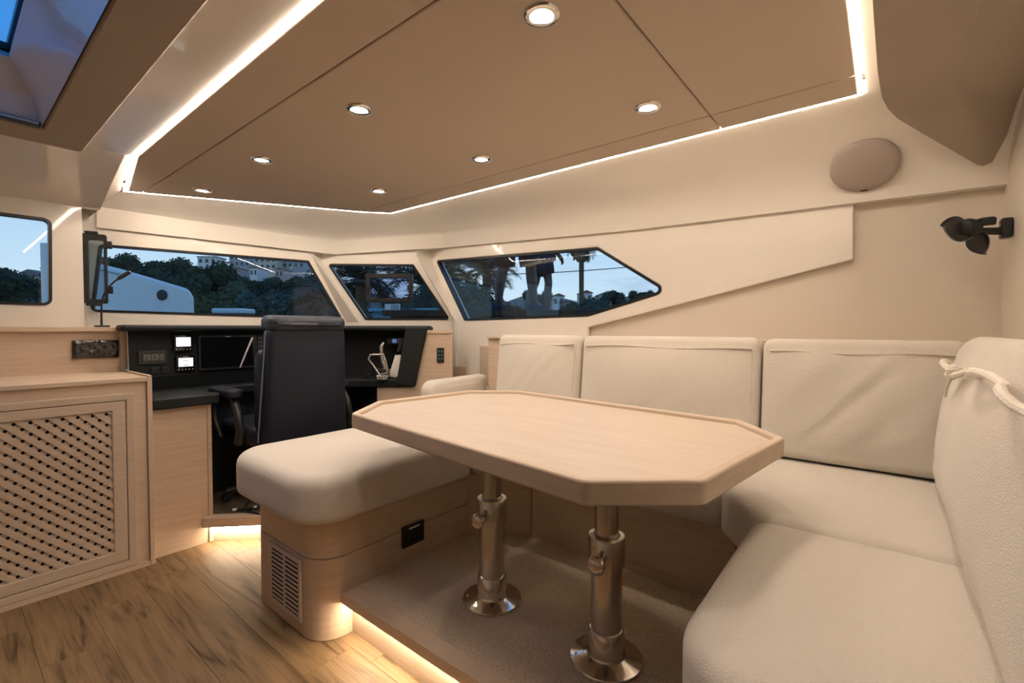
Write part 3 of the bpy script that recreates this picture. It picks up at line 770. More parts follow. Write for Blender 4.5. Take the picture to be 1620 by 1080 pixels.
# ---- gooseneck lamp
gl = thing('gooseneck_lamp', (0.575, 3.35, 1.16), 'thin black gooseneck lamp standing on the upper locker in front of the windscreen', 'lamp')
B().box(0.545, 0.607, 3.335, 3.365, 1.16, 1.170).build('foot', blackp, gl, bevel=0.002)
pa = [(0.574, 3.35, 1.168), (0.574, 3.35, 1.22), (0.575, 3.35, 1.28), (0.583, 3.348, 1.33), (0.602, 3.345, 1.375), (0.628, 3.342, 1.41), (0.655, 3.34, 1.437)]
B().tube(pa, [0.006, 0.0045, 0.0045, 0.0045, 0.0045, 0.0045, 0.0045], 8).build('neck', blackp, gl)
B().tube([(0.645, 3.341, 1.428), (0.660, 3.339, 1.440), (0.698, 3.335, 1.472)], [0.0075, 0.0105, 0.0105], 12).build('head', blackp, gl)
B().tube([(0.698, 3.335, 1.472), (0.700, 3.335, 1.474)], [0.007, 0.007], 10).build('bulb', steel2, gl)

# ---- opened portlight leaf by the windscreen
pf = thing('portlight', (0.60, 3.64, 1.31), 'narrow black-framed opening window leaf at the left end of the windscreen', 'window leaf')
o1 = Vector((0.545, 3.668, 0)); Mp_ = frame3(o1, (0.94, -0.342, 0), UP, (-0.342, -0.94, 0))
B().ring(rpoly(rect(0.0, 0.118, 1.300, 1.708), 0.012, 4), rpoly(rect(0.034, 0.104, 1.325, 1.672), 0.010, 4), 0.0, 0.022, Mp_).build('frame', blackp, pf, bevel=0.002)
B().box(0.03, 0.108, 1.32, 1.676, 0.008, 0.013, Mp_).build('pane', glass, pf, smooth=False)
for z_ in (1.652, 1.385):
    B().box(0.116, 0.142, z_ - 0.025, z_ + 0.018, 0.004, 0.026, Mp_).build('latch', blackp, pf, bevel=0.003)
B().box(0.02, 0.08, 1.707, 1.722, 0.0, 0.026, Mp_).build('hinge', blackp, pf, bevel=0.003)
B().box(0.02, 0.09, 1.286, 1.301, 0.0, 0.026, Mp_).build('hinge', blackp, pf, bevel=0.003)

# ---- small opening hatch in the centre window
ch_ = thing('centre_portlight', (2.16, 2.92, 1.35), 'small rectangular black-framed hatch in the middle of the centre window', 'window leaf')
Mh = frame3(E2 + n2 * 0.003, d2, UP, -n2)
B().ring(rpoly(rect(-0.588, -0.236, 1.351, 1.563), 0.012, 4), rpoly(rect(-0.560, -0.265, 1.380, 1.531), 0.008, 4), 0.0, 0.03, Mh).build('frame', blackp, ch_, bevel=0.002)
B().box(-0.565, -0.26, 1.375, 1.536, 0.012, 0.016, Mh).build('pane', glass2, ch_, smooth=False)
for (a, b) in ((-0.53, 1.381), (-0.29, 1.381)):
    B().box(a - 0.02, a + 0.02, b - 0.02, b + 0.008, 0.03, 0.042, Mh).build('latch', blackp, ch_, bevel=0.002)
for a in (-0.565, -0.262):
    B().box(a - 0.012, a + 0.012, 1.44, 1.475, 0.03, 0.040, Mh).build('dog', blackp, ch_, bevel=0.002)

# ================================================================== NAV STATION
npf = thing('nav_platform', (1.5, 2.8, 0), 'raised dark floor of the desk nook with a lit wooden sill', 'platform')
NF = [(0.925, 2.83), (1.53, 2.225), (2.40, 2.225), (2.41, 2.59), (1.89, 3.20), (0.925, 3.55)]
B().prism(NF, 0.0, 0.138).build('floor_slab', darkfloor, npf, smooth=False)
dd = Vector((0.707, -0.707, 0)); nn = Vector((-0.707, -0.707, 0))
Mn = frame3((0.915, 2.838, 0), dd, nn, (0, 0, 1))
B().box(-0.02, 0.86, -0.01, 0.045, 0.088, 0.142, Mn).build('sill', wood, npf, bevel=0.004)
B().box(0.0, 0.86, -0.004, 0.004, 0.0, 0.088, Mn).build('kickboard', wood, npf, smooth=False)
B().box(0.02, 0.84, 0.018, 0.030, 0.080, 0.0875, Mn).build('light_tape', kickm, npf, smooth=False)

nc = thing('nav_console', (1.3, 3.1, 0.0), 'black chart desk and instrument console with pale oak sides behind the desk chair', 'desk')
B().box(0.66, 0.905, 2.83, 3.25, 0.0, 0.745).build('left_pillar', wood, nc, smooth=False)
B().box(0.905, 0.925, 2.822, 3.25, 0.0, 0.750).build('pillar_edge', wood, nc, smooth=False, bevel=0.002)
B().box(0.93, 1.93, 3.20, 3.215, 0.14, 0.748).build('knee_shade_panel', blackv, nc, smooth=False)  # black sheets, back and sides, added to make the kneehole dark
B().box(0.926, 0.932, 2.84, 3.20, 0.14, 0.748).build('knee_shade_side', blackv, nc, smooth=False)
B().prism([(1.92, 2.76), (1.935, 2.76), (1.935, 3.20), (1.92, 3.20)], 0.14, 0.748).build('knee_shade_side', blackv, nc, smooth=False)
DK = [(0.66, 2.79), (0.955, 2.79), (0.975, 2.84), (0.945, 2.93), (0.98, 3.06), (1.20, 3.13), (1.52, 3.08), (1.755, 2.895), (1.915, 2.695), (2.055, 2.525), (2.20, 2.62), (2.20, 2.74), (1.70, 3.24), (0.66, 3.26)]
B().prism(DK, 0.748, 0.803).build('desk_top', blackv, nc, angle=60, bevel=0.010, seg=3)
# dash panel with a skirt
q = B(); q.add([(0.66, 3.235, 0.80), (1.62, 3.235, 0.80), (1.62, 3.215, 0.88), (0.66, 3.215, 0.88), (1.62, 3.23, 1.15), (0.66, 3.23, 1.15)], [(0, 1, 2, 3), (3, 2, 4, 5)])
q.add([(1.62, 3.235, 0.80), (1.72, 3.235, 0.80), (2.22, 2.755, 0.80), (1.62, 3.23, 1.15), (1.72, 3.235, 1.15), (2.22, 2.755, 1.15)], [(0, 1, 4, 3), (1, 2, 5, 4)])
q.build('dash_panel', blackv, nc, smooth=False)
CO = [(0.62, 3.13), (1.50, 3.13), (1.79, 2.93), (2.135, 2.455), (2.25, 2.545), (2.24, 2.76), (1.72, 3.27), (0.62, 3.29)]
B().prism(CO, 1.137, 1.172).build('coaming', blackv, nc, angle=60, bevel=0.014, seg=3)
# slanted side frame of the niche (in the plane turned toward the dinette)
F3 = Vector((0.779, 0.627, 0))
Mr = frame3(F3 * 3.2, (0.627, -0.779, 0), UP, (-0.779, -0.627, 0))
B().prism([(-0.795, 0.766), (-0.665, 0.752), (-0.575, 1.165), (-0.725, 1.165)], -0.22, 0.035, Mr).build('niche_side', blackv, nc, smooth=False, bevel=0.012, seg=3)
B().prism([(-0.925, 0.17), (-0.42, 0.17), (-0.42, 1.135), (-0.62, 1.135), (-0.68, 0.78), (-0.925, 0.75)], -0.02, -0.001, Mr).build('right_panel', wood, nc, smooth=False)
B().box(-0.93, -0.918, 0.17, 0.752, -0.25, 0.004, Mr).build('panel_edge', wood, nc, smooth=False)
B().box(-0.63, -0.405, 1.118, 1.142, -0.03, 0.008, Mr).build('panel_cap', wood, nc, smooth=False, bevel=0.002)
B().box(-0.425, -0.410, 0.17, 1.118, -0.03, 0.006, Mr).build('panel_post', wood, nc, smooth=False, bevel=0.002)
# instruments
def dash(x0, x1, z0, z1, name, m, d=0.018, y=3.222, par=None, bev=0.004):
    return B().box(x0, x1, y - d, y, z0, z1).build(name, m, par or nc, smooth=False, bevel=bev)
for k, (x0, x1, z0, z1) in enumerate(((0.862, 0.958, 1.018, 1.117), (0.872, 0.968, 0.900, 0.996))):
    ins = dash(x0, x1, z0, z1, 'instrument_display', gloss, 0.024)
    tag(ins, ('upper lit instrument display', 'lower lit instrument display')[k])
    dash(x0 + 0.012, x1 - 0.012, z0 + 0.030, z1 - 0.016, 'lcd', screen1, 0.002, 3.1978, ins, 0)
    dash(x0 + 0.034, x1 - 0.034, z1 - 0.010, z1 - 0.007, 'logo_bar', printm, 0.001, 3.1978, ins, 0)
    for j in range(5):
        xx = x0 + 0.014 + j * 0.017
        B().lathe([(0.0001, 0.002), (0.0028 if j in (0, 4) else 0.0014, 0.0015), (0.003, 0)], 8, frame3((xx, 3.198, z0 + 0.013), (1, 0, 0), (0, 0, 1), (0, -1, 0))).build('button', printm, ins)
    if k == 0:
        for j in range(3): dash(x0 + 0.016, x0 + 0.022, z1 - 0.028 - j * 0.012, z1 - 0.025 - j * 0.012, 'lcd_mark', lcdmark, 0.0008, 3.1958, ins, 0)
    else:
        for j in range(3): dash(x0 + 0.036 + j * 0.009, x0 + 0.041 + j * 0.009, z1 - 0.035, z1 - 0.029, 'lcd_mark', lcdmark, 0.0008, 3.1958, ins, 0)
        for j in range(3): dash(x0 + 0.038 + j * 0.008, x0 + 0.043 + j * 0.008, z0 + 0.036, z0 + 0.042, 'lcd_mark', lcdmark, 0.0008, 3.1958, ins, 0)
mfd = dash(0.985, 1.318, 0.898, 1.112, 'chart_plotter', blackp, 0.030)
tag(mfd, 'large dark chart plotter screen')
dash(0.997, 1.295, 0.915, 1.098, 'glass', gloss, 0.002, 3.1918, mfd, 0)
dash(1.13, 1.16, 1.101, 1.105, 'logo_bar', printm, 0.001, 3.1918, mfd, 0)
# pale strip painting the LED reflection on the plotter's protective film
q = B(); q.add([(1.205, 3.187, 0.905), (1.213, 3.186, 0.905), (1.250, 3.183, 1.0), (1.290, 3.180, 1.095), (1.278, 3.184, 1.095), (1.240, 3.185, 1.0)], [(0, 1, 2, 5), (5, 2, 3, 4)])
fl = q.build('film_glare', mat('painted_film_glare', (0.75, 0.70, 0.85), 0.25, coat=0.5), mfd, smooth=False)
kp = dash(1.322, 1.375, 1.0, 1.112, 'keypad', blackp, 0.018)
for j in range(12):
    B().lathe([(0.0001, 0.003), (0.003, 0.002), (0.0035, 0)], 8, frame3((1.332 + (j % 3) * 0.016, 3.204, 1.012 + (j // 3) * 0.026), (1, 0, 0), (0, 0, 1), (0, -1, 0))).build('button', printm, kp)
skp = dash(0.700, 0.830, 0.950, 1.028, 'socket_panel', greyp, 0.014)
skp.data.materials[0] = mat('charcoal_plastic', (0.035, 0.035, 0.034), 0.5)
for j in range(3):
    w_ = 0.034 if j < 2 else 0.020
    sk = dash(0.722 + j * 0.037, 0.722 + j * 0.037 + w_, 0.972, 1.008, 'socket', greyp, 0.004, 3.208, skp, 0.002)
    for (a, b) in ((0.012, 0.018), (0.008, 0.008), (0.018, 0.008)):
        dash(0.722 + j * 0.037 + a * w_ / 0.034, 0.722 + j * 0.037 + (a + 0.005) * w_ / 0.034, 0.972 + b, 0.980 + b, 'pin_hole', blackp, 0.001, 3.2038, sk, 0)
dash(0.755, 0.795, 0.893, 0.932, 'switch', blackp, 0.014); dash(0.805, 0.842, 0.893, 0.932, 'switch', blackp, 0.014)
# switch plate on the right wooden panel
swp = B().box(-0.517, -0.467, 0.918, 1.020, -0.0005, 0.010, Mr).build('switch_plate', blackp, nc, bevel=0.003)
tag(swp, 'small black six-button switch plate')
gm = mat('green_icon', (0.10, 0.24, 0.16), 0.5, emit=((0.25, 0.6, 0.4), 0.06))
for i in range(2):
    for j in range(3):
        B().box(-0.506 + i * 0.02, -0.498 + i * 0.02, 0.94 + j * 0.026, 0.949 + j * 0.026, 0.0100, 0.0112, Mr).build('button', gm, swp, smooth=False)
# white card pinned behind the chair
o = B().box(1.735, 1.752, 3.05, 3.056, 1.02, 1.11, Matrix.Translation((0, 0, 0))).build('note_card', whitep, smooth=False)
tag(o, 'narrow white card standing beside the top right of the chair back', 'card')
B().box(1.739, 1.748, 3.0485, 3.05, 1.03, 1.10).build('print', printm, o, smooth=False)

# radio bracket standing on the desk shelf
Mq = frame3(F3 * 3.16, (0.627, -0.779, 0), UP, (-0.779, -0.627, 0))
def lp(u, v, w=3.16): return ((u - 810) / 734 * w, 1.15 - (v - 520) / 734 * w)
rb = thing('radio_bracket', tuple(F3 * 3.16 + Vector((0.627, -0.779, 0)) * -0.9) [:2] + (0.803,), 'hexagonal silver mounting bracket standing on the black desk shelf', 'bracket')
hx = [lp(586, 561), lp(607, 560), lp(612, 580), lp(612, 590), lp(600, 592), lp(591, 578), lp(583, 568)]
hx = [(p[0], max(p[1], 0.812)) for p in hx]
hx3 = [Mq @ Vector((p[0], p[1], 0.0)) for p in hx]
loop = hx3 + hx3[:2]
B().tube(loop, 0.0075, 8).build('ring', silver, rb)
B().box(*lp(596, 0)[:1], lp(613, 0)[0], 0.803, 0.835, -0.03, 0.012, Mq).build('clamp_foot', silver, rb, bevel=0.004)
B().lathe([(0.0001, 0.0), (0.020, 0.0), (0.024, 0.008), (0.022, 0.020), (0.0001, 0.022)], 20, frame3(Mq @ Vector((lp(583, 0)[0], 0.832, 0.0)), (0, 0, 1), (0.627, -0.779, 0), (-0.779, -0.627, 0))).build('knob', blackp, rb)
B().lathe([(0.0001, 0.022), (0.010, 0.022), (0.010, 0.026), (0.0001, 0.026)], 16, frame3(Mq @ Vector((lp(584, 0)[0], 0.835, 0.0)), (0, 0, 1), (0.627, -0.779, 0), (-0.779, -0.627, 0))).build('knob_cap', steel2, rb)
B().box(lp(590, 0)[0], lp(611, 0)[0], 0.803, 0.872, -0.10, -0.03, Mq).build('radio_body', blackp, rb, bevel=0.006)
# radio with handset on the niche wall
Mk_ = frame3(F3 * 3.30, (0.627, -0.779, 0), UP, (-0.779, -0.627, 0))
def l3(u, v): return ((u - 819) / 734 * 3.30, 1.15 - (v - 520) / 734 * 3.30)
rd = thing('vhf_radio', tuple((F3 * 3.30 + Vector((0.627, -0.779, 0)) * -0.78)[:2]) + (0.83,), 'black radio set with a film-wrapped handset cord in the right desk niche', 'radio')
a = l3(621, 534); b = l3(646, 545)
rbd = B().box(a[0], b[0], b[1], a[1], -0.10, 0.0, Mk_).build('radio_body', blackp, rd, bevel=0.006)
lcd_b = mat('dim_blue_lcd', (0.05, 0.08, 0.18), 0.3, emit=((0.2, 0.35, 0.8), 0.25))
a2 = l3(630, 536); b2 = l3(637, 542)
B().box(a2[0], b2[0], b2[1], a2[1], 0.0, 0.002, Mk_).build('lcd', lcd_b, rbd, smooth=False)
for j in range(6):
    p = l3(640 + (j % 2) * 4, 536 + (j // 2) * 3)
    B().lathe([(0.0001, 0.004), (0.004, 0.003), (0.005, 0)], 8, Mk_ @ Matrix.Translation((p[0], p[1], 0))).build('button', printm, rbd)
h0 = l3(648, 537); h1 = l3(642, 556)
B().tube([Mk_ @ Vector((h0[0], h0[1], 0.02)), Mk_ @ Vector((h1[0], h1[1], 0.03))], [0.022, 0.018], 10).build('handset', blackp, rd)
cpts = [l3(619, 541), l3(615, 547), l3(615, 558), l3(617, 570), l3(620, 580), l3(624, 586), l3(632, 584), l3(638, 574), l3(645, 560)]
B().tube([Mk_ @ Vector((p[0], p[1], 0.035)) for p in cpts], [0.008, 0.014, 0.013, 0.018, 0.017, 0.016, 0.013, 0.006, 0.004], 8).build('wrapped_cord', silver, rd)
# two white cards leaning in the niche
for k, (u0, tl, lab) in enumerate(((632, 0.30, 'white booklet leaning left of its twin in the desk niche'), (640, 0.22, 'white booklet leaning against the slanted niche side'))):
    p0 = l3(u0, 581); Mb = Mk_ @ Matrix.Translation((p0[0], 0.8035, 0.045 + 0.008 * k)) @ Matrix.Rotation(-tl, 4, 'Z')
    o = B().box(-0.027, 0.027, 0.008, 0.165, 0.0, 0.006, Mb).build('booklet', whitep, bevel=0.002)
    tag(o, lab, 'booklet', 'white booklets in the desk niche')

# ================================================================== DESK CHAIR
CH = Vector((1.312, 2.80, 0.138)); ca = R(-2)
Mch = Matrix.Translation(CH) @ Matrix.Rotation(ca, 4, 'Z')
chr_ = thing('desk_chair', tuple(CH), 'dark navy leather swivel chair seen from behind at the black desk', 'chair')
q = B()
pillow(q, rpoly([(-0.215, 0.33), (0.255, 0.33), (0.225, 1.03), (-0.205, 1.03)], [0.06, 0.06, 0.05, 0.05], 8, 0.05), 0.11, 0.03, 0.02, Mch @ frame3((0, -0.135, 0.0), (1, 0, 0), Vector((0, -0.06, 1)).normalized(), Vector((0, -1, -0.06)).normalized()), wr=0.002, seed=31)
bk = q.build('backrest', leather, chr_, angle=80)
q = B()
pillow(q, rpoly([(-0.205, 1.0), (0.225, 1.0), (0.225, 1.092), (-0.205, 1.092)], 0.035, 8, 0.03), 0.17, 0.045, 0.012, Mch @ frame3((0, -0.09, 0.0), (1, 0, 0), Vector((0, -0.06, 1)).normalized(), Vector((0, -1, -0.06)).normalized()), wr=0.006, seed=33, fr=14)
q.build('headrest', leather2, chr_, angle=80)
for sx_ in (-0.222, 0.238):
    pts = [Mch @ Vector((sx_ * (0.93 + 0.10 * (1 - k / 12)), -0.190 - 0.062 * (k / 12), 0.40 + 0.6 * k / 12)) for k in range(13)]
    B().tube(pts, 0.004, 6).build('piping', stitch, bk)
q = B(); pillow(q, rpoly([(-0.25, -0.14), (0.25, -0.14), (0.25, 0.36), (-0.25, 0.36)], 0.07, 6, 0.06), 0.11, 0.035, 0.02, Mch @ Matrix.Translation((0, 0, 0.36)), seed=35)
q.build('seat', leather, chr_, angle=80)
for s_ in (-1, 1):
    xa = s_ * 0.315 + 0.01
    arc = [(xa, -0.13, 0.40), (xa, -0.16, 0.47), (xa, -0.13, 0.57), (xa, -0.06, 0.635), (xa, 0.05, 0.655), (xa, 0.20, 0.64), (xa, 0.27, 0.57), (xa, 0.25, 0.47), (xa, 0.16, 0.38)]
    ar = B().tube([Mch @ Vector(p) for p in arc], 0.022, 10).build('armrest', blackp, chr_)
    q = B(); pillow(q, rpoly([(xa - 0.042, -0.12), (xa + 0.042, -0.12), (xa + 0.042, 0.22), (xa - 0.042, 0.22)], 0.035, 6, 0.05), 0.045, 0.015, 0.008, Mch @ Matrix.Translation((0, 0, 0.640)), wr=0.003, seed=36)
    q.build('arm_pad', leather, ar, angle=80)
    # winged side of the backrest
    q = B(); pillow(q, rpoly([(-0.19, 0.45), (-0.09, 0.45), (-0.10, 0.86), (-0.18, 0.92)], 0.04, 6, 0.05), 0.05, 0.02, 0.006, Mch @ frame3((s_ * 0.245 + 0.005 - (0.025 if s_ > 0 else -0.025), 0.0, 0), (0, 1, 0), UP, (1, 0, 0)) if True else None, wr=0.004, seed=37, fr=12)
    q.build('side_wing', leather2, chr_, angle=80)
B().lathe([(0.0001, 0.09), (0.03, 0.09), (0.03, 0.36), (0.0001, 0.36)], 16, Mch @ Matrix.Translation((0, 0.1, 0))).build('gas_column', blackp, chr_)
for k in range(5):
    a = R(72 * k + 20); e_ = Vector((0.28 * math.cos(a), 0.1 + 0.28 * math.sin(a), 0.065))
    B().tube([Mch @ Vector((0, 0.1, 0.10)), Mch @ e_], [0.028, 0.018], 8).build('leg', blackp, chr_)
    B().lathe([(0.0001, -0.018), (0.024, -0.018), (0.026, 0), (0.024, 0.018), (0.0001, 0.018)], 14, Mch @ Matrix.Translation(e_ - Vector((0, 0, 0.038))) @ Matrix.Rotation(R(90), 4, 'X')).build('caster', blackp, chr_)

# cable on the nook floor
cab = thing('power_cable', (1.07, 2.72, 0.14), 'thin black cable with white tags looping over the lit sill', 'cable')
B().tube([(1.27, 2.90, 0.145), (1.20, 2.93, 0.15), (1.12, 2.86, 0.15), (1.07, 2.78, 0.15), (1.05, 2.71, 0.15), (1.08, 2.64, 0.148), (1.12, 2.57, 0.115), (1.19, 2.50, 0.10), (1.25, 2.46, 0.12)], 0.0045, 8).build('cord', blackp, cab)
B().tube([(1.02, 2.79, 0.149), (1.06, 2.75, 0.150), (1.13, 2.72, 0.150), (1.25, 2.66, 0.150), (1.35, 2.60, 0.148)], 0.0045, 8).build('cord', blackp, cab)
B().tube([(1.045, 2.768, 0.149), (1.085, 2.735, 0.150)], 0.009, 8).build('plug', blackp, cab)
B().tube([(1.012, 2.797, 0.150), (1.028, 2.783, 0.150)], 0.008, 8).build('tag', whitep, cab)
B().tube([(1.098, 2.738, 0.152), (1.112, 2.732, 0.152)], 0.008, 8).build('tag', whitep, cab)

# ================================================================== PASSAGE WALL NICHES (below the starboard window)
sh = B().ring(rect(-2.545, -2.37, 0.72, 0.875), rect(-2.54, -2.375, 0.725, 0.870), 0.0, 0.006, frame3((2.42, 0, 0), (0, -1, 0), UP, (-1, 0, 0))).build('locker_door', wood, smooth=False)
tag(sh, 'small wooden locker front low on the lit passage wall beside the desk', 'locker')
B().box(2.412, 2.419, 2.376, 2.539, 0.726, 0.869).build('panel', wood, sh, smooth=False)
sh = B().ring(rect(-2.235, -2.06, 0.76, 1.03), rect(-2.228, -2.067, 0.767, 1.023), 0.0, 0.006, frame3((2.42, 0, 0), (0, -1, 0), UP, (-1, 0, 0))).build('locker_door', wood, smooth=False)
tag(sh, 'taupe upright locker door on the passage wall just left of the back cushions', 'locker')
B().box(2.412, 2.419, 2.068, 2.227, 0.768, 1.022).build('panel', liner, sh, smooth=False)

# ================================================================== SPEAKER AND FAN
sn = Vector((-0.70, 0, -0.71)).normalized(); sc_ = Vector((2.312, 0.076, 1.790))
Msp = frame3(sc_, (0, 1, 0), sn.cross(Vector((0, 1, 0))), sn)
sk = thing('wall_speaker', tuple(sc_), 'round taupe speaker grille high on the right wall', 'speaker')
B().lathe([(0.0001, 0.012), (0.085, 0.011), (0.105, 0.007), (0.112, 0.0), (0.112, -0.02), (0.0001, -0.02)], 48, Msp).build('grille', spk, sk)
B().box(-0.012, 0.012, 0.100, 0.105, 0.006, 0.0105, Msp).build('badge', blackp, sk, smooth=False)

fn = thing('wall_fan', (2.28, -0.30, 1.48), 'small black fan with two visible blades on the right wall', 'fan')
B().box(2.265, 2.315, -0.329, -0.300, 1.458, 1.525).build('wall_mount', blackp, fn, bevel=0.006, seg=3)
B().tube([(2.28, -0.305, 1.482), (2.255, -0.255, 1.484), (2.23, -0.225, 1.490)], [0.013, 0.012, 0.012], 10).build('arm', blackp, fn)
B().box(-0.022, 0.022, -0.018, 0.018, -0.013, 0.013, Matrix.Translation((2.262, -0.268, 1.518)) @ Matrix.Rotation(R(-15), 4, 'Y')).build('switch_box', blackp, fn, bevel=0.005, seg=3)
B().lathe([(0.0001, -0.03), (0.022, -0.028), (0.030, -0.010), (0.031, 0.012), (0.024, 0.028), (0.0001, 0.032)], 20, frame3((2.215, -0.218, 1.494), (0.6, 0.8, 0), (0, 0, 1), (-0.8, 0.6, 0))).build('motor', blackp, fn)
fr_ = Vector((0.627, -0.779, 0)); hub = Vector((2.215, -0.222, 1.482)); fwd_ = Vector((0.55, 0.15, 0.0))
def blade(ang, ln, wdt, tw):
    q = B(); vs = []; n_ = 14
    ax = fr_ * math.cos(ang) + Vector((0, 0, 1)) * math.sin(ang); ay = -fr_ * math.sin(ang) + Vector((0, 0, 1)) * math.cos(ang)
    fw_ = Vector((-0.779, -0.627, 0))
    for k in range(n_ + 1):
        t = k / n_; w_ = wdt * (math.sin(math.pi * min(1, 0.10 + t * 0.90)) ** 0.75) + 0.004
        for s_ in (-1, -0.4, 0.4, 1):
            vs.append(hub + ax * (ln * t) + ay * (w_ * s_) + fw_ * (0.03 * s_ * tw + 0.012 * t))
    fs = [(k * 4 + i, k * 4 + i + 1, k * 4 + 5 + i, k * 4 + 4 + i) for k in range(n_) for i in range(3)]
    q.add(vs, fs)
    o = q.build('blade', mat('smoked_plastic_blade', (0.02, 0.02, 0.022), 0.3), fn, angle=180)
    sm = o.modifiers.new('solid', 'SOLIDIFY'); sm.thickness = 0.003
    rim_ = [vs[k * 4 + 3] for k in range(n_ + 1)]
    B().tube(rim_, 0.0016, 6).build('blade_rim', greyp, o)
blade(R(172), 0.112, 0.040, 0.25)
blade(R(-62), 0.088, 0.042, -0.25)
blade(R(60), 0.040, 0.02, 0.5)

# ================================================================== OUTSIDE
FW = Vector((0.7793, 0.6266, 0)); RT = Vector((0.6266, -0.7793, 0))
def far(t, w, z=0.0):
    p = FW * w + RT * (t * w); return Vector((p.x, p.y, z))
grass = mat('dark_ground', (0.05, 0.07, 0.04), 0.95)
hillm = mat('dusky_hillside', (0.045, 0.070, 0.065), 0.95, var=((0.09, 0.11, 0.11), 0.12, (1, 1, 1)))
leafm = [mat('dark_foliage', (0.022, 0.040, 0.020), 0.8), mat('olive_foliage', (0.045, 0.060, 0.022), 0.8), mat('blue_green_foliage', (0.020, 0.042, 0.034), 0.8)]
bark = mat('brown_bark', (0.06, 0.045, 0.03), 0.9)
palmb = mat('fibrous_palm_trunk', (0.11, 0.08, 0.05), 0.95, bump=(40, 0.8, (1, 1, 1)))
deadf = mat('dry_palm_skirt', (0.12, 0.10, 0.07), 0.95)
wallw = [mat('white_render', (0.60, 0.60, 0.58), 0.8), mat('cream_render', (0.52, 0.46, 0.38), 0.8), mat('grey_render', (0.30, 0.32, 0.34), 0.8), mat('pink_render', (0.42, 0.32, 0.30), 0.8)]
roofm = [mat('terracotta_roof', (0.20, 0.10, 0.07), 0.9), mat('grey_roof', (0.16, 0.17, 0.18), 0.9)]
winm = mat('dark_house_window', (0.03, 0.04, 0.05), 0.2)
gnd = B(); gnd.add([(-150, -150, -2.2), (700, -150, -2.2), (700, 700, -2.2), (-150, 700, -2.2)], [(0, 1, 2, 3)])
struct(gnd.build('ground', grass, smooth=False))
# far hills as a rolling ridge of land
def hill_h(t):
    a = 0.115 * math.exp(-((t + 0.62) / 0.42) ** 2) + 0.072 * math.exp(-((t - 0.25) / 0.5) ** 2) + 0.05
    return a + 0.006 * math.sin(t * 31) + 0.004 * math.sin(t * 77)
hb = B(); ts = [-1.9 + 0.03 * k for k in range(100)]; vs = []
for j, (w, fz) in enumerate(((70, 0.0), (110, 0.35), (170, 0.75), (240, 1.0), (330, 1.0), (420, 0.2))):
    for t in ts:
        wz = 240 if w > 240 else w
        vs.append(far(t, w, -2.0 + fz * hill_h(t) * wz * (0.70 if w < 240 else 0.64) + 1.2 * noise.noise(Vector((t * 9, w * 0.05, 0)))))
n_ = len(ts)
hb.add(vs, [(j * n_ + k, j * n_ + k + 1, (j + 1) * n_ + k + 1, (j + 1) * n_ + k) for j in range(5) for k in range(n_ - 1)])
struct(hb.build('hills', hillm))

# broad trees: crowns of leaf blades in lobes, three kinds
def crown_mesh(seed, n=5200):
    rnd = random.Random(seed); b = B()
    lobes = [(Vector((rnd.uniform(-0.6, 0.6), rnd.uniform(-0.6, 0.6), rnd.uniform(0.35, 1.0))), rnd.uniform(0.32, 0.5)) for _ in range(9)]
    for (c, r_) in lobes:
        vs = []; fs = []; nu, nv = 9, 6
        for j in range(nv + 1):
            for i in range(nu):
                th = math.pi * j / nv; ph = 2 * math.pi * i / nu
                d = Vector((math.sin(th) * math.cos(ph), math.sin(th) * math.sin(ph), math.cos(th)))
                vs.append(c + d * r_ * 0.8 * (1 + 0.35 * noise.noise(d * 2.3 + c * 5)))
        fs = [(j * nu + i, j * nu + (i + 1) % nu, (j + 1) * nu + (i + 1) % nu, (j + 1) * nu + i) for j in range(nv) for i in range(nu)]
        b.add(vs, fs)
    for _ in range(n):
        c, r_ = rnd.choice(lobes)
        d = Vector((rnd.gauss(0, 1), rnd.gauss(0, 1), rnd.gauss(0, 1))).normalized()
        p = c + d * r_ * rnd.uniform(0.70, 0.98)
        a = Vector((rnd.gauss(0, 1), rnd.gauss(0, 1), rnd.gauss(0, 1))).normalized(); bb = a.orthogonal().normalized()
        s_ = rnd.uniform(0.025, 0.055)
        b.add([p - a * s_, p + bb * s_ * 0.5, p + a * s_, p - bb * s_ * 0.5], [(0, 1, 2, 3)])
    return b
crowns = []
def tree(t, w, ztop, r_, kind, lab, zb=-2.0):
    base = far(t, w, zb); H = ztop - zb
    tr = thing('tree', tuple(base), lab, 'tree', 'trees outside the windows')
    cz = max(0.3, H - 1.85 * r_)
    if kind not in dict(crowns):
        o = crown_mesh(10 + kind).build('crown', leafm[kind], tr, smooth=False); crowns.append((kind, (o, WL[o].copy())))
        ctr = o
    else:
        src = dict(crowns)[kind][0]; ctr = src.copy(); COL.objects.link(ctr)
    place(ctr, base + Vector((0, 0, cz)), tr)
    ctr.scale = (r_ * 1.25, r_ * 1.25, r_ * 1.25); ctr.rotation_euler = (0, 0, (t * 37.0 + w) % 6.28)
    tk = B().tube([base, base + Vector((0.1, 0.05, cz * 0.5)), base + Vector((0, 0, cz + r_ * 0.5))], [0.22, 0.17, 0.08], 8).build('trunk', bark, tr)
    return tr
def zt_(v, w): return 1.15 + (520 - v) / 734 * w
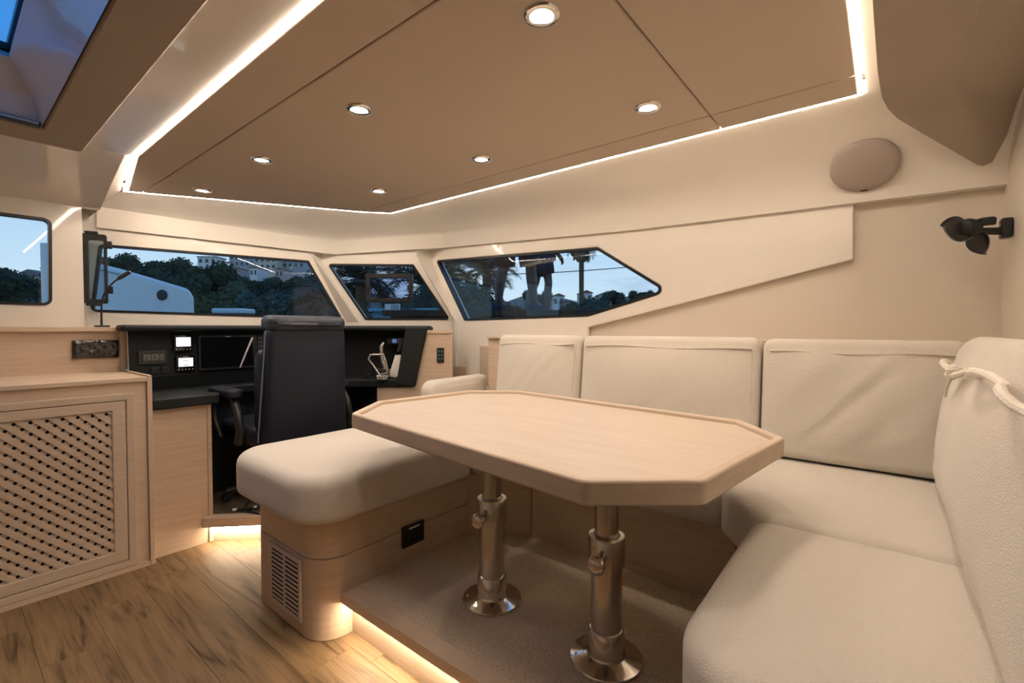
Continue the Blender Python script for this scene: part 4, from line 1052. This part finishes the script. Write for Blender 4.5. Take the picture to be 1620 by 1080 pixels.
TR = [(-0.89, 60, 392, 3.6, 0, 'rounded dark tree above the white boat, by the open window leaf'),
      (-0.775, 62, 399, 3.8, 0, 'dark tree on the skyline right of the open window leaf'),
      (-0.705, 60, 399, 4.8, 0, 'broad dark tree on the windscreen skyline left of the pale tower'),
      (-0.63, 38, 442, 2.8, 2, 'bushy tree below the pale tower in the windscreen'),
      (-0.575, 33, 436, 2.7, 1, 'green tree under the flats in the windscreen'),
      (-0.515, 28, 428, 2.7, 2, 'green tree above the chair back in the windscreen'),
      (-0.455, 24, 424, 2.5, 0, 'dense tree near the right end of the windscreen'),
      (-0.395, 20, 430, 2.2, 2, 'tree at the right edge of the windscreen'),
      (-0.60, 21, 468, 1.5, 1, 'low olive shrub in the windscreen behind the white boat'),
      (-0.52, 18, 470, 1.4, 2, 'low shrub in the windscreen just left of the chair'),
      (-0.44, 16, 462, 1.4, 1, 'low shrub in the windscreen behind the chair headrest'),
      (-0.10, 18, 438, 2.0, 1, 'olive tree at the left end of the right window'),
      (-0.055, 15, 455, 1.5, 2, 'bush behind the standing people in the right window'),
      (0.125, 24, 470, 1.6, 1, 'round green bush left of the tall palm trunk in the right window'),
      (0.185, 24, 458, 2.2, 2, 'large green bush right of the tall palm trunk'),
      (0.245, 27, 462, 2.2, 0, 'dark bush in the right window near its pointed end'),
      (0.30, 30, 468, 2.0, 2, 'dark bush at the pointed end of the right window'),
      (0.055, 110, 456, 3.0, 0, 'small far tree on the skyline between the people and the palm'),
      (0.215, 120, 453, 3.0, 2, 'small far tree on the skyline right of the palm'),
      (0.285, 130, 455, 3.2, 0, 'small far tree on the skyline above the pointed window end'),
      (-1.075, 40, 405, 3.4, 0, 'large dark tree in the small left window'),
      (-1.09, 17, 450, 1.8, 2, 'dark shrub low in the small left window'),
      (-1.02, 24, 470, 1.4, 1, 'olive shrub in the lower right of the small left window')]
for k, (t, v) in enumerate(((-0.775, 430), (-0.74, 434), (-0.70, 433), (-0.665, 428), (-0.625, 433), (-0.585, 432), (-0.545, 436), (-0.505, 434), (-0.465, 436), (-0.43, 434))):
    TR.append((t, 95 + 4 * (k % 3), v, 2.9, k % 3, ('first', 'second', 'third', 'fourth', 'fifth', 'sixth', 'seventh', 'eighth', 'ninth', 'tenth')[k] + ' small tree from the left in the far band below the hill houses'))
for a in TR: tree(a[0], a[1], zt_(a[2], a[1]), a[3], a[4], a[5])

# palms
def frond_mesh(seed):
    rnd = random.Random(seed); b = B(); pts = []
    for k in range(13):
        t = k / 12; pts.append(Vector((1.0 * t - 0.12 * t * t, 0, 0.55 * t - 0.85 * t * t)))
    b.tube(pts, [0.018 * (1 - 0.85 * k / 12) for k in range(13)], 4)
    for k in range(1, 52):
        t = k / 52; i = min(11, int(t * 12)); p = pts[i].lerp(pts[i + 1], t * 12 - i); tan = (pts[i + 1] - pts[i]).normalized()
        L = 0.30 * math.sin(math.pi * (0.12 + 0.82 * t)) + 0.05
        for s_ in (-1, 1):
            d = (Vector((0, s_, 0)) * 0.8 + tan * 0.75 + Vector((0, 0, rnd.uniform(-0.25, 0.25)))).normalized()
            q = p + d * L; wv = tan * 0.012
            b.add([p - wv, p + wv, q], [(0, 1, 2)])
    return b
FR = {}
def palm(t, w, zc, L, nf, kind, lab, zb=-2.0, skirt=False, tr_r=0.16):
    base = far(t, w, zb); top = Vector((base.x, base.y, zc))
    pm = thing('palm_tree', tuple(base), lab, 'palm', 'palm trees outside the windows')
    B().tube([base, base.lerp(top, 0.5) + Vector((0.05, 0, 0)), top], [tr_r * 1.25, tr_r, tr_r * 1.1], 10).build('trunk', palmb, pm)
    if skirt:
        B().lathe([(0.0001, -2.1), (0.55, -1.9), (0.85, -1.2), (0.75, -0.3), (0.3, 0.1), (0.0001, 0.2)], 12, Matrix.Translation(top)).build('dry_skirt', deadf, pm)
    rnd = random.Random(int(t * 1000) + 5)
    for k in range(nf):
        key = (kind, k % 2)
        if key not in FR:
            f_ = frond_mesh(40 + k).build('frond', leafm[kind], pm, smooth=False); FR[key] = (f_, WL[f_].copy())
            # shift the mesh so the object's origin is the frond's foot
            off = WL[f_]; f_.data.transform(Matrix.Translation(off)); o = f_
        else:
            o = FR[key][0].copy(); COL.objects.link(o)
        place(o, top, pm)
        o.scale = (L,) * 3; o.rotation_euler = (rnd.uniform(-0.4, 0.4), rnd.uniform(-1.0, 0.75), k * 2.399 + rnd.uniform(-0.2, 0.2))
palm(-0.325, 15, 2.7, 1.7, 26, 0, 'spiky palm crown filling the left half of the centre window')
palm(-0.185, 13, 2.3, 1.6, 24, 2, 'spiky palm crown in the right half of the centre window')
palm(-0.135, 17, 3.3, 1.8, 24, 0, 'spiky palm at the left end of the right window')
palm(-0.055, 20, 3.6, 1.7, 22, 2, 'spiky palm behind the people in the right window')
palm(-0.40, 12, 1.9, 1.3, 20, 2, 'low spiky palm at the right end of the windscreen')
palm(0.149, 55, 11.0, 2.4, 22, 0, 'tall thin palm standing alone against the sky in the right window', skirt=True, tr_r=0.28)

# buildings
def house(t, w, vtop, vbot, du, wm, rm_, lab, nw=0, roof=True, cat='house', depth=6.0):
    x0, x1 = (t - du) * w, (t + du) * w; zt2, zb2 = zt_(vtop, w), zt_(vbot, w) - 6
    M = frame3(FW * w, RT, UP, FW)
    h = thing('house' if cat == 'house' else 'apartment_block', tuple(far(t, w, zb2)), lab, cat, 'buildings on the hill')
    wl = B().box(x0, x1, zb2, zt2, 0, depth, M).build('wall', wm, h, smooth=False)
    if roof:
        B().prism([(x0 - 0.3, zt2), (x1 + 0.3, zt2), ((x0 + x1) / 2, zt2 + (x1 - x0) * 0.22)], -0.3, depth + 0.3, M).build('roof', random.choice(roofm), h, smooth=False)
    else:
        B().box(x0 - 0.2, x1 + 0.2, zt2, zt2 + 0.3, -0.2, depth + 0.2, M).build('roof', roofm[1], h, smooth=False)
    if nw:
        cols = nw; rows_ = max(1, int((zt2 - zb2 - 5) / 2.6)); ww = (x1 - x0) / cols
        for c in range(cols):
            for r_ in range(rows_):
                a = x0 + ww * (c + 0.25); z_ = zt2 - 2.0 - r_ * 2.6
                B().box(a, a + ww * 0.5, z_, z_ + 1.3, -0.03, 0.05, M).build('window', winm, h, smooth=False)
random.seed(8)
house(-0.655, 170, 407, 428, 0.020, wallw[0], None, 'pale square tower on the skyline in the windscreen', 3, False, 'building')
house(-0.585, 190, 402, 428, 0.022, wallw[2], None, 'grey apartment block right of the pale tower in the windscreen', 4, False, 'building')
house(-0.53, 185, 406, 430, 0.024, wallw[1], None, 'cream apartment block in the middle of the skyline flats', 4, False, 'building')
house(-0.47, 190, 404, 430, 0.024, wallw[2], None, 'grey apartment block nearest the right end of the windscreen', 4, False, 'building')
HS = [(-0.735, 420, 0, 'small white house under the broad dark tree in the windscreen'), (-0.69, 424, 1, 'small cream house left of and below the pale tower'),
      (-0.62, 422, 0, 'small white house between the tower and the flats'), (-0.60, 424, 3, 'small pink house between the tower and the flats'), (-0.555, 424, 0, 'white house below the grey flats'),
      (-0.50, 426, 3, 'pink house below the cream flats'), (-0.80, 424, 1, 'cream house near the open window leaf')]
for (t, v, k, lab) in HS: house(t, 140, v, v + 12, 0.008, wallw[k], None, lab, 2)
HS = [(0.045, 470, 0, 'white house between the two people and the pole'), (0.075, 474, 1, 'cream house right of the striding leg'), (0.10, 468, 0, 'white house left of the palm trunk on the slope'),
      (0.115, 478, 2, 'grey house low on the slope left of the palm'), (0.16, 463, 0, 'white house right of the palm trunk on the skyline'), (0.20, 466, 1, 'cream house right of the palm above the bush')]
for (t, v, k, lab) in HS: house(t, 120, v, v + 12, 0.013, wallw[k], None, lab, 2)
house(-1.035, 60, 436, 462, 0.030, wallw[1], None, 'cream house beside the tree in the small left window', 3)
# teal shed with a white sign, seen low in the centre window
sd = thing('boat_shed', tuple(far(-0.25, 12, -2)), 'teal shed with a small white sign, low in the centre window', 'building')
Msd = frame3(FW * 12, RT, UP, FW)
B().box(-0.30 * 12, -0.165 * 12, -2, 1.60, 0, 3, Msd).build('wall', mat('teal_paint', (0.06, 0.24, 0.36), 0.6), sd, smooth=False)
B().box(-0.305 * 12, -0.16 * 12, 1.60, 1.68, -0.15, 3.1, Msd).build('roof', mat('teal_roof', (0.08, 0.30, 0.45), 0.5), sd, smooth=False)
sg = B().box(-0.268 * 12, -0.236 * 12, 1.62, 1.78, -0.25, -0.18, Msd).build('sign', wallw[0], sd, smooth=False)
for k in range(4): B().box(-0.254 * 12 + k * 0.05, -0.254 * 12 + k * 0.05 + 0.02, 1.64, 1.76, -0.256, -0.25, Msd).build('lettering', winm, sg, smooth=False)

# neighbouring white boat seen through the windscreen
bt = thing('white_boat', tuple(far(-0.80, 7, -1.6)), 'smooth white boat cabin with a small porthole, beyond the left of the windscreen', 'boat')
Mb_ = frame3(FW * 7, RT, UP, (FW + RT * -0.72).normalized())
white = mat('white_boat_gelcoat', (0.62, 0.68, 0.72), 0.3, coat=0.3)
prof = [(-6.9, -1.6), (-4.86, -1.6), (-4.78, 1.1), (-4.79, 1.62), (-4.86, 1.75), (-5.45, 1.93), (-5.9, 2.06), (-6.35, 2.17), (-6.9, 2.22)]
B().prism(prof, 0, 3.2, Mb_).build('hull', white, bt, smooth=False, bevel=0.05, seg=4)
B().lathe([(0.0001, 0.0), (0.07, 0.0), (0.08, 0.015), (0.065, 0.02), (0.0001, 0.012)], 20, Mb_ @ Matrix.Translation((-5.27, 1.66, 0)) @ Matrix.Rotation(R(180), 4, 'X')).build('porthole', blackp, bt)
B().tube([Mb_ @ Vector((-6.9, 2.12, -0.05)), Mb_ @ Vector((-6.35, 2.08, -0.05)), Mb_ @ Vector((-5.9, 1.97, -0.05))], 0.012, 8).build('rub_rail', steel, bt)
db = thing('dock_table', tuple(far(-0.615, 9, -2)), 'small white-topped dock table right of the white boat', 'table')
Md = frame3(FW * 9, RT, UP, FW)
B().box(-0.648 * 9, -0.582 * 9, 1.45, 1.55, 0, 0.5, Md).build('table_top', white, db, smooth=False, bevel=0.03)
for a in (-0.640, -0.592): B().box(a * 9, a * 9 + 0.05, -2.0, 1.45, 0.2, 0.26, Md).build('leg', greyp, db, smooth=False)
ps = B().box(-1.013 * 6, -1.001 * 6, -2.0, 2.26, 0, 0.09, frame3(FW * 6, RT, UP, FW)).build('dock_post', white, smooth=False, bevel=0.01)
tag(ps, 'white upright post in the right part of the small left window', 'post')

# pole and power line
po = B().tube([far(0.045, 11, -2), far(0.045, 11, 2.9)], 0.055, 8).build('deck_pole', blackp)
tag(po, 'thin dark pole between the two standing people', 'pole')
wl_ = B().tube([far(-0.10 + 0.05 * k, 30, 4.55 + 0.010 * (k - 3) ** 2 + 0.06 * k) for k in range(13)], 0.028, 5).build('power_line', blackp)
tag(wl_, 'dark power line crossing the sky in the right window', 'cable')

# dock the people stand on
dk = thing('dock', tuple(far(0.0, 6.5, 1.2)), 'dark dock edge the two people stand on outside the right window', 'dock')
Mdk = frame3(FW * 4.3, RT, UP, FW)
for k in range(12):
    B().box(-1.2 + k * 0.2, -1.2 + k * 0.2 + 0.192, 1.273, 1.325, 0, 2.9, Mdk).build('plank', bark, dk, smooth=False)
B().box(-1.15, 1.15, 1.12, 1.273, 0.1, 0.25, Mdk).build('beam', bark, dk, smooth=False)
B().box(-1.15, 1.15, 1.12, 1.273, 2.6, 2.75, Mdk).build('beam', bark, dk, smooth=False)
for (a, b) in ((-1.0, 0.15), (1.0, 0.15), (-1.0, 2.65), (1.0, 2.65)): B().box(a, a + 0.1, -2.2, 1.12, b, b + 0.1, Mdk).build('post', bark, dk, smooth=False)

# people: skinned bodies with clothes as children
skin = mat('backlit_skin', (0.10, 0.062, 0.045), 0.6)  # skin colour darkened to stand in for the backlit silhouettes
navy = mat('navy_cloth', (0.012, 0.020, 0.042), 0.9)
char = mat('charcoal_cloth', (0.020, 0.022, 0.028), 0.9)
shoe = mat('pale_shoe', (0.55, 0.58, 0.62), 0.6)
hairm = mat('dark_hair', (0.02, 0.015, 0.012), 0.7)
def person(t, w, zf, turn, footL, footR, lean, lab, hem, cloth_a, cloth_b, shoe_m):
    """footL/footR: (x, y) ankle spots in the body frame (x right, y forward)"""
    M = Matrix.Translation(far(t, w, zf)) @ frame3((0, 0, 0), RT, FW, UP) @ Matrix.Rotation(turn, 4, 'Z')
    J = {}
    J['pel'] = (0, 0, 0.93); J['spi'] = (0, lean * 0.4, 1.15); J['che'] = (0, lean, 1.36); J['nec'] = (0, lean * 1.25, 1.50); J['hea'] = (0, lean * 1.45, 1.64); J['top'] = (0, lean * 1.5, 1.74)
    def leg(n, s_, ft):
        J[n + 'hip'] = (s_ * 0.10, 0, 0.89); kx = (s_ * 0.10 + ft[0]) / 2; ky = ft[1] / 2 + 0.045
        J[n + 'kne'] = (kx, ky, 0.49); J[n + 'clf'] = (kx * 0.4 + ft[0] * 0.6, ky * 0.45 + ft[1] * 0.55 - 0.015, 0.33); J[n + 'ank'] = (ft[0], ft[1], 0.085); J[n + 'toe'] = (ft[0] * 1.03, ft[1] + 0.17, 0.035)
    leg('l', -1, footL); leg('r', 1, footR)
    for n, s_ in (('l', -1), ('r', 1)):
        J[n + 'sho'] = (s_ * 0.18, lean * 1.05, 1.42); J[n + 'elb'] = (s_ * 0.25, lean * 1.1 + 0.02, 1.15); J[n + 'wri'] = (s_ * 0.24, lean * 1.2 + 0.16, 0.95); J[n + 'pal'] = (s_ * 0.235, lean * 1.2 + 0.20, 0.89)
        for k in range(4):
            J[n + 'f%d' % k] = (s_ * 0.235 + (k - 1.5) * 0.020, lean * 1.2 + 0.235, 0.83); J[n + 'g%d' % k] = (s_ * 0.235 + (k - 1.5) * 0.021, lean * 1.2 + 0.235 - 0.012, 0.79 + 0.006 * abs(k - 1))
        J[n + 'th'] = (s_ * 0.20, lean * 1.2 + 0.235, 0.87)
    Rr = dict(pel=0.145, spi=0.13, che=0.145, nec=0.055, hea=0.092, top=0.07)
    for n in 'lr':
        Rr.update({n + 'hip': 0.095, n + 'kne': 0.058, n + 'clf': 0.060, n + 'ank': 0.038, n + 'toe': 0.034, n + 'sho': 0.062, n + 'elb': 0.044, n + 'wri': 0.030, n + 'pal': 0.036, n + 'th': 0.010})
        for k in range(4): Rr[n + 'f%d' % k] = 0.010; Rr[n + 'g%d' % k] = 0.008
    names = list(J); ix = {n: i for i, n in enumerate(names)}
    E_ = [('pel', 'spi'), ('spi', 'che'), ('che', 'nec'), ('nec', 'hea'), ('hea', 'top')]
    for n in 'lr':
        E_ += [('pel', n + 'hip'), (n + 'hip', n + 'kne'), (n + 'kne', n + 'clf'), (n + 'clf', n + 'ank'), (n + 'ank', n + 'toe'), ('che', n + 'sho'), (n + 'sho', n + 'elb'), (n + 'elb', n + 'wri'), (n + 'wri', n + 'pal'), (n + 'pal', n + 'th')]
        for k in range(4): E_ += [(n + 'pal', n + 'f%d' % k), (n + 'f%d' % k, n + 'g%d' % k)]
    base = far(t, w, zf)
    me = bpy.data.meshes.new('person'); me.from_pydata([tuple((M @ Vector(J[n])) - base) for n in names], [(ix[a], ix[b]) for a, b in E_], [])
    me.materials.append(skin)
    o = bpy.data.objects.new('person', me); COL.objects.link(o); place(o, base, None)
    sm = o.modifiers.new('skin', 'SKIN'); sm.use_smooth_shade = True
    for i, n in enumerate(names):
        sv = me.skin_vertices[0].data[i]; sv.radius = (Rr[n], Rr[n]); sv.use_root = (n == 'pel')
    ss = o.modifiers.new('sub', 'SUBSURF'); ss.levels = 2; ss.render_levels = 2
    tag(o, lab, 'person', 'people standing on the dock')
    v = lambda p: M @ Vector(p)
    def shell(name, path, m):
        b = B()
        for pts, rr in path: b.tube([v(p) for p in pts], rr, 16)
        c = b.build(name, m, o, angle=180); return c
    hz = hem
    def along(n, z):   # point on the leg at height z
        a, b = Vector(J[n + 'hip']), Vector(J[n + 'kne'])
        if z < b.z: a, b = b, Vector(J[n + 'ank'])
        k = (a.z - z) / (a.z - b.z); return a.lerp(b, k)
    legs = []
    for n in 'lr':
        legs.append(([tuple(along(n, z_)) for z_ in (0.93, 0.82, 0.70, max(hz, 0.60), hz)], [0.12, 0.125, 0.118, 0.108, 0.112]))
    legs.append(([(0, 0, 0.84), (0, 0, 0.92), (0, 0.0, 1.0)], [0.14, 0.185, 0.175]))
    shell('shorts', legs, cloth_b)
    shell('shirt', [([(0, 0, 0.86), (0, lean * 0.2, 1.0), (0, lean * 0.5, 1.18), (0, lean, 1.36), (0, lean * 1.15, 1.46), (0, lean * 1.2, 1.49)], [0.225, 0.195, 0.175, 0.185, 0.14, 0.075]),
                    ([J['lsho'], tuple((Vector(J['lsho']) + Vector(J['lelb'])) / 2), tuple(Vector(J['lsho']).lerp(Vector(J['lelb']), 0.75))], [0.085, 0.072, 0.072]),
                    ([J['rsho'], tuple((Vector(J['rsho']) + Vector(J['relb'])) / 2), tuple(Vector(J['rsho']).lerp(Vector(J['relb']), 0.75))], [0.085, 0.072, 0.072])], cloth_a)
    for n in 'lr':
        a = Vector(J[n + 'ank']); b = B()
        pillow(b, rpoly([(a.x - 0.045, a.y - 0.075), (a.x + 0.045, a.y - 0.075), (a.x + 0.05, a.y + 0.19), (a.x - 0.05, a.y + 0.19)], [0.04] * 4, 5, 0.05), 0.075, 0.012, 0.025, M, rt=0.03)
        b.build('shoe', shoe_m, o, angle=80)
    hd = Vector(J['hea'])
    b = B(); b.lathe([(0.0001, 0.115), (0.06, 0.10), (0.092, 0.05), (0.098, 0.0), (0.085, -0.03)], 20, M @ Matrix.Translation(hd + Vector((0, -0.012, 0.03)))); b.build('hair', hairm, o)
    b = B(); b.lathe([(0.0001, 0.014), (0.010, 0.010), (0.014, 0.0), (0.0001, -0.016)], 10, M @ Matrix.Translation(hd + Vector((0, 0.096, -0.015)))); b.build('nose', skin, o)
    for s_ in (-1, 1):
        B().lathe([(0.0001, 0.008), (0.008, 0.0), (0.0001, -0.008)], 8, M @ Matrix.Translation(hd + Vector((s_ * 0.034, 0.086, 0.018)))).build('eye', hairm, o)
        B().lathe([(0.0001, 0.028), (0.012, 0.0), (0.0001, -0.028)], 8, M @ Matrix.Translation(hd + Vector((s_ * 0.092, 0.0, 0.0)))).build('ear', skin, o)
    B().tube([v(hd + Vector((-0.022, 0.088, -0.052))), v(hd + Vector((0, 0.093, -0.054))), v(hd + Vector((0.022, 0.088, -0.052)))], 0.005, 6).build('mouth', hairm, o)
    return o
person(0.004, 4.7, 1.325, R(-35), (-0.15, -0.06), (0.15, 0.14), 0.10, 'person in knee-length dark shorts standing left of the thin pole', 0.47, navy, char, navy)
person(0.062, 6.7, 1.325, R(-75), (-0.10, -0.18), (0.10, 0.08), 0.16, 'person in dark shorts and white shoes stepping right of the thin pole', 0.60, navy, navy, shoe)
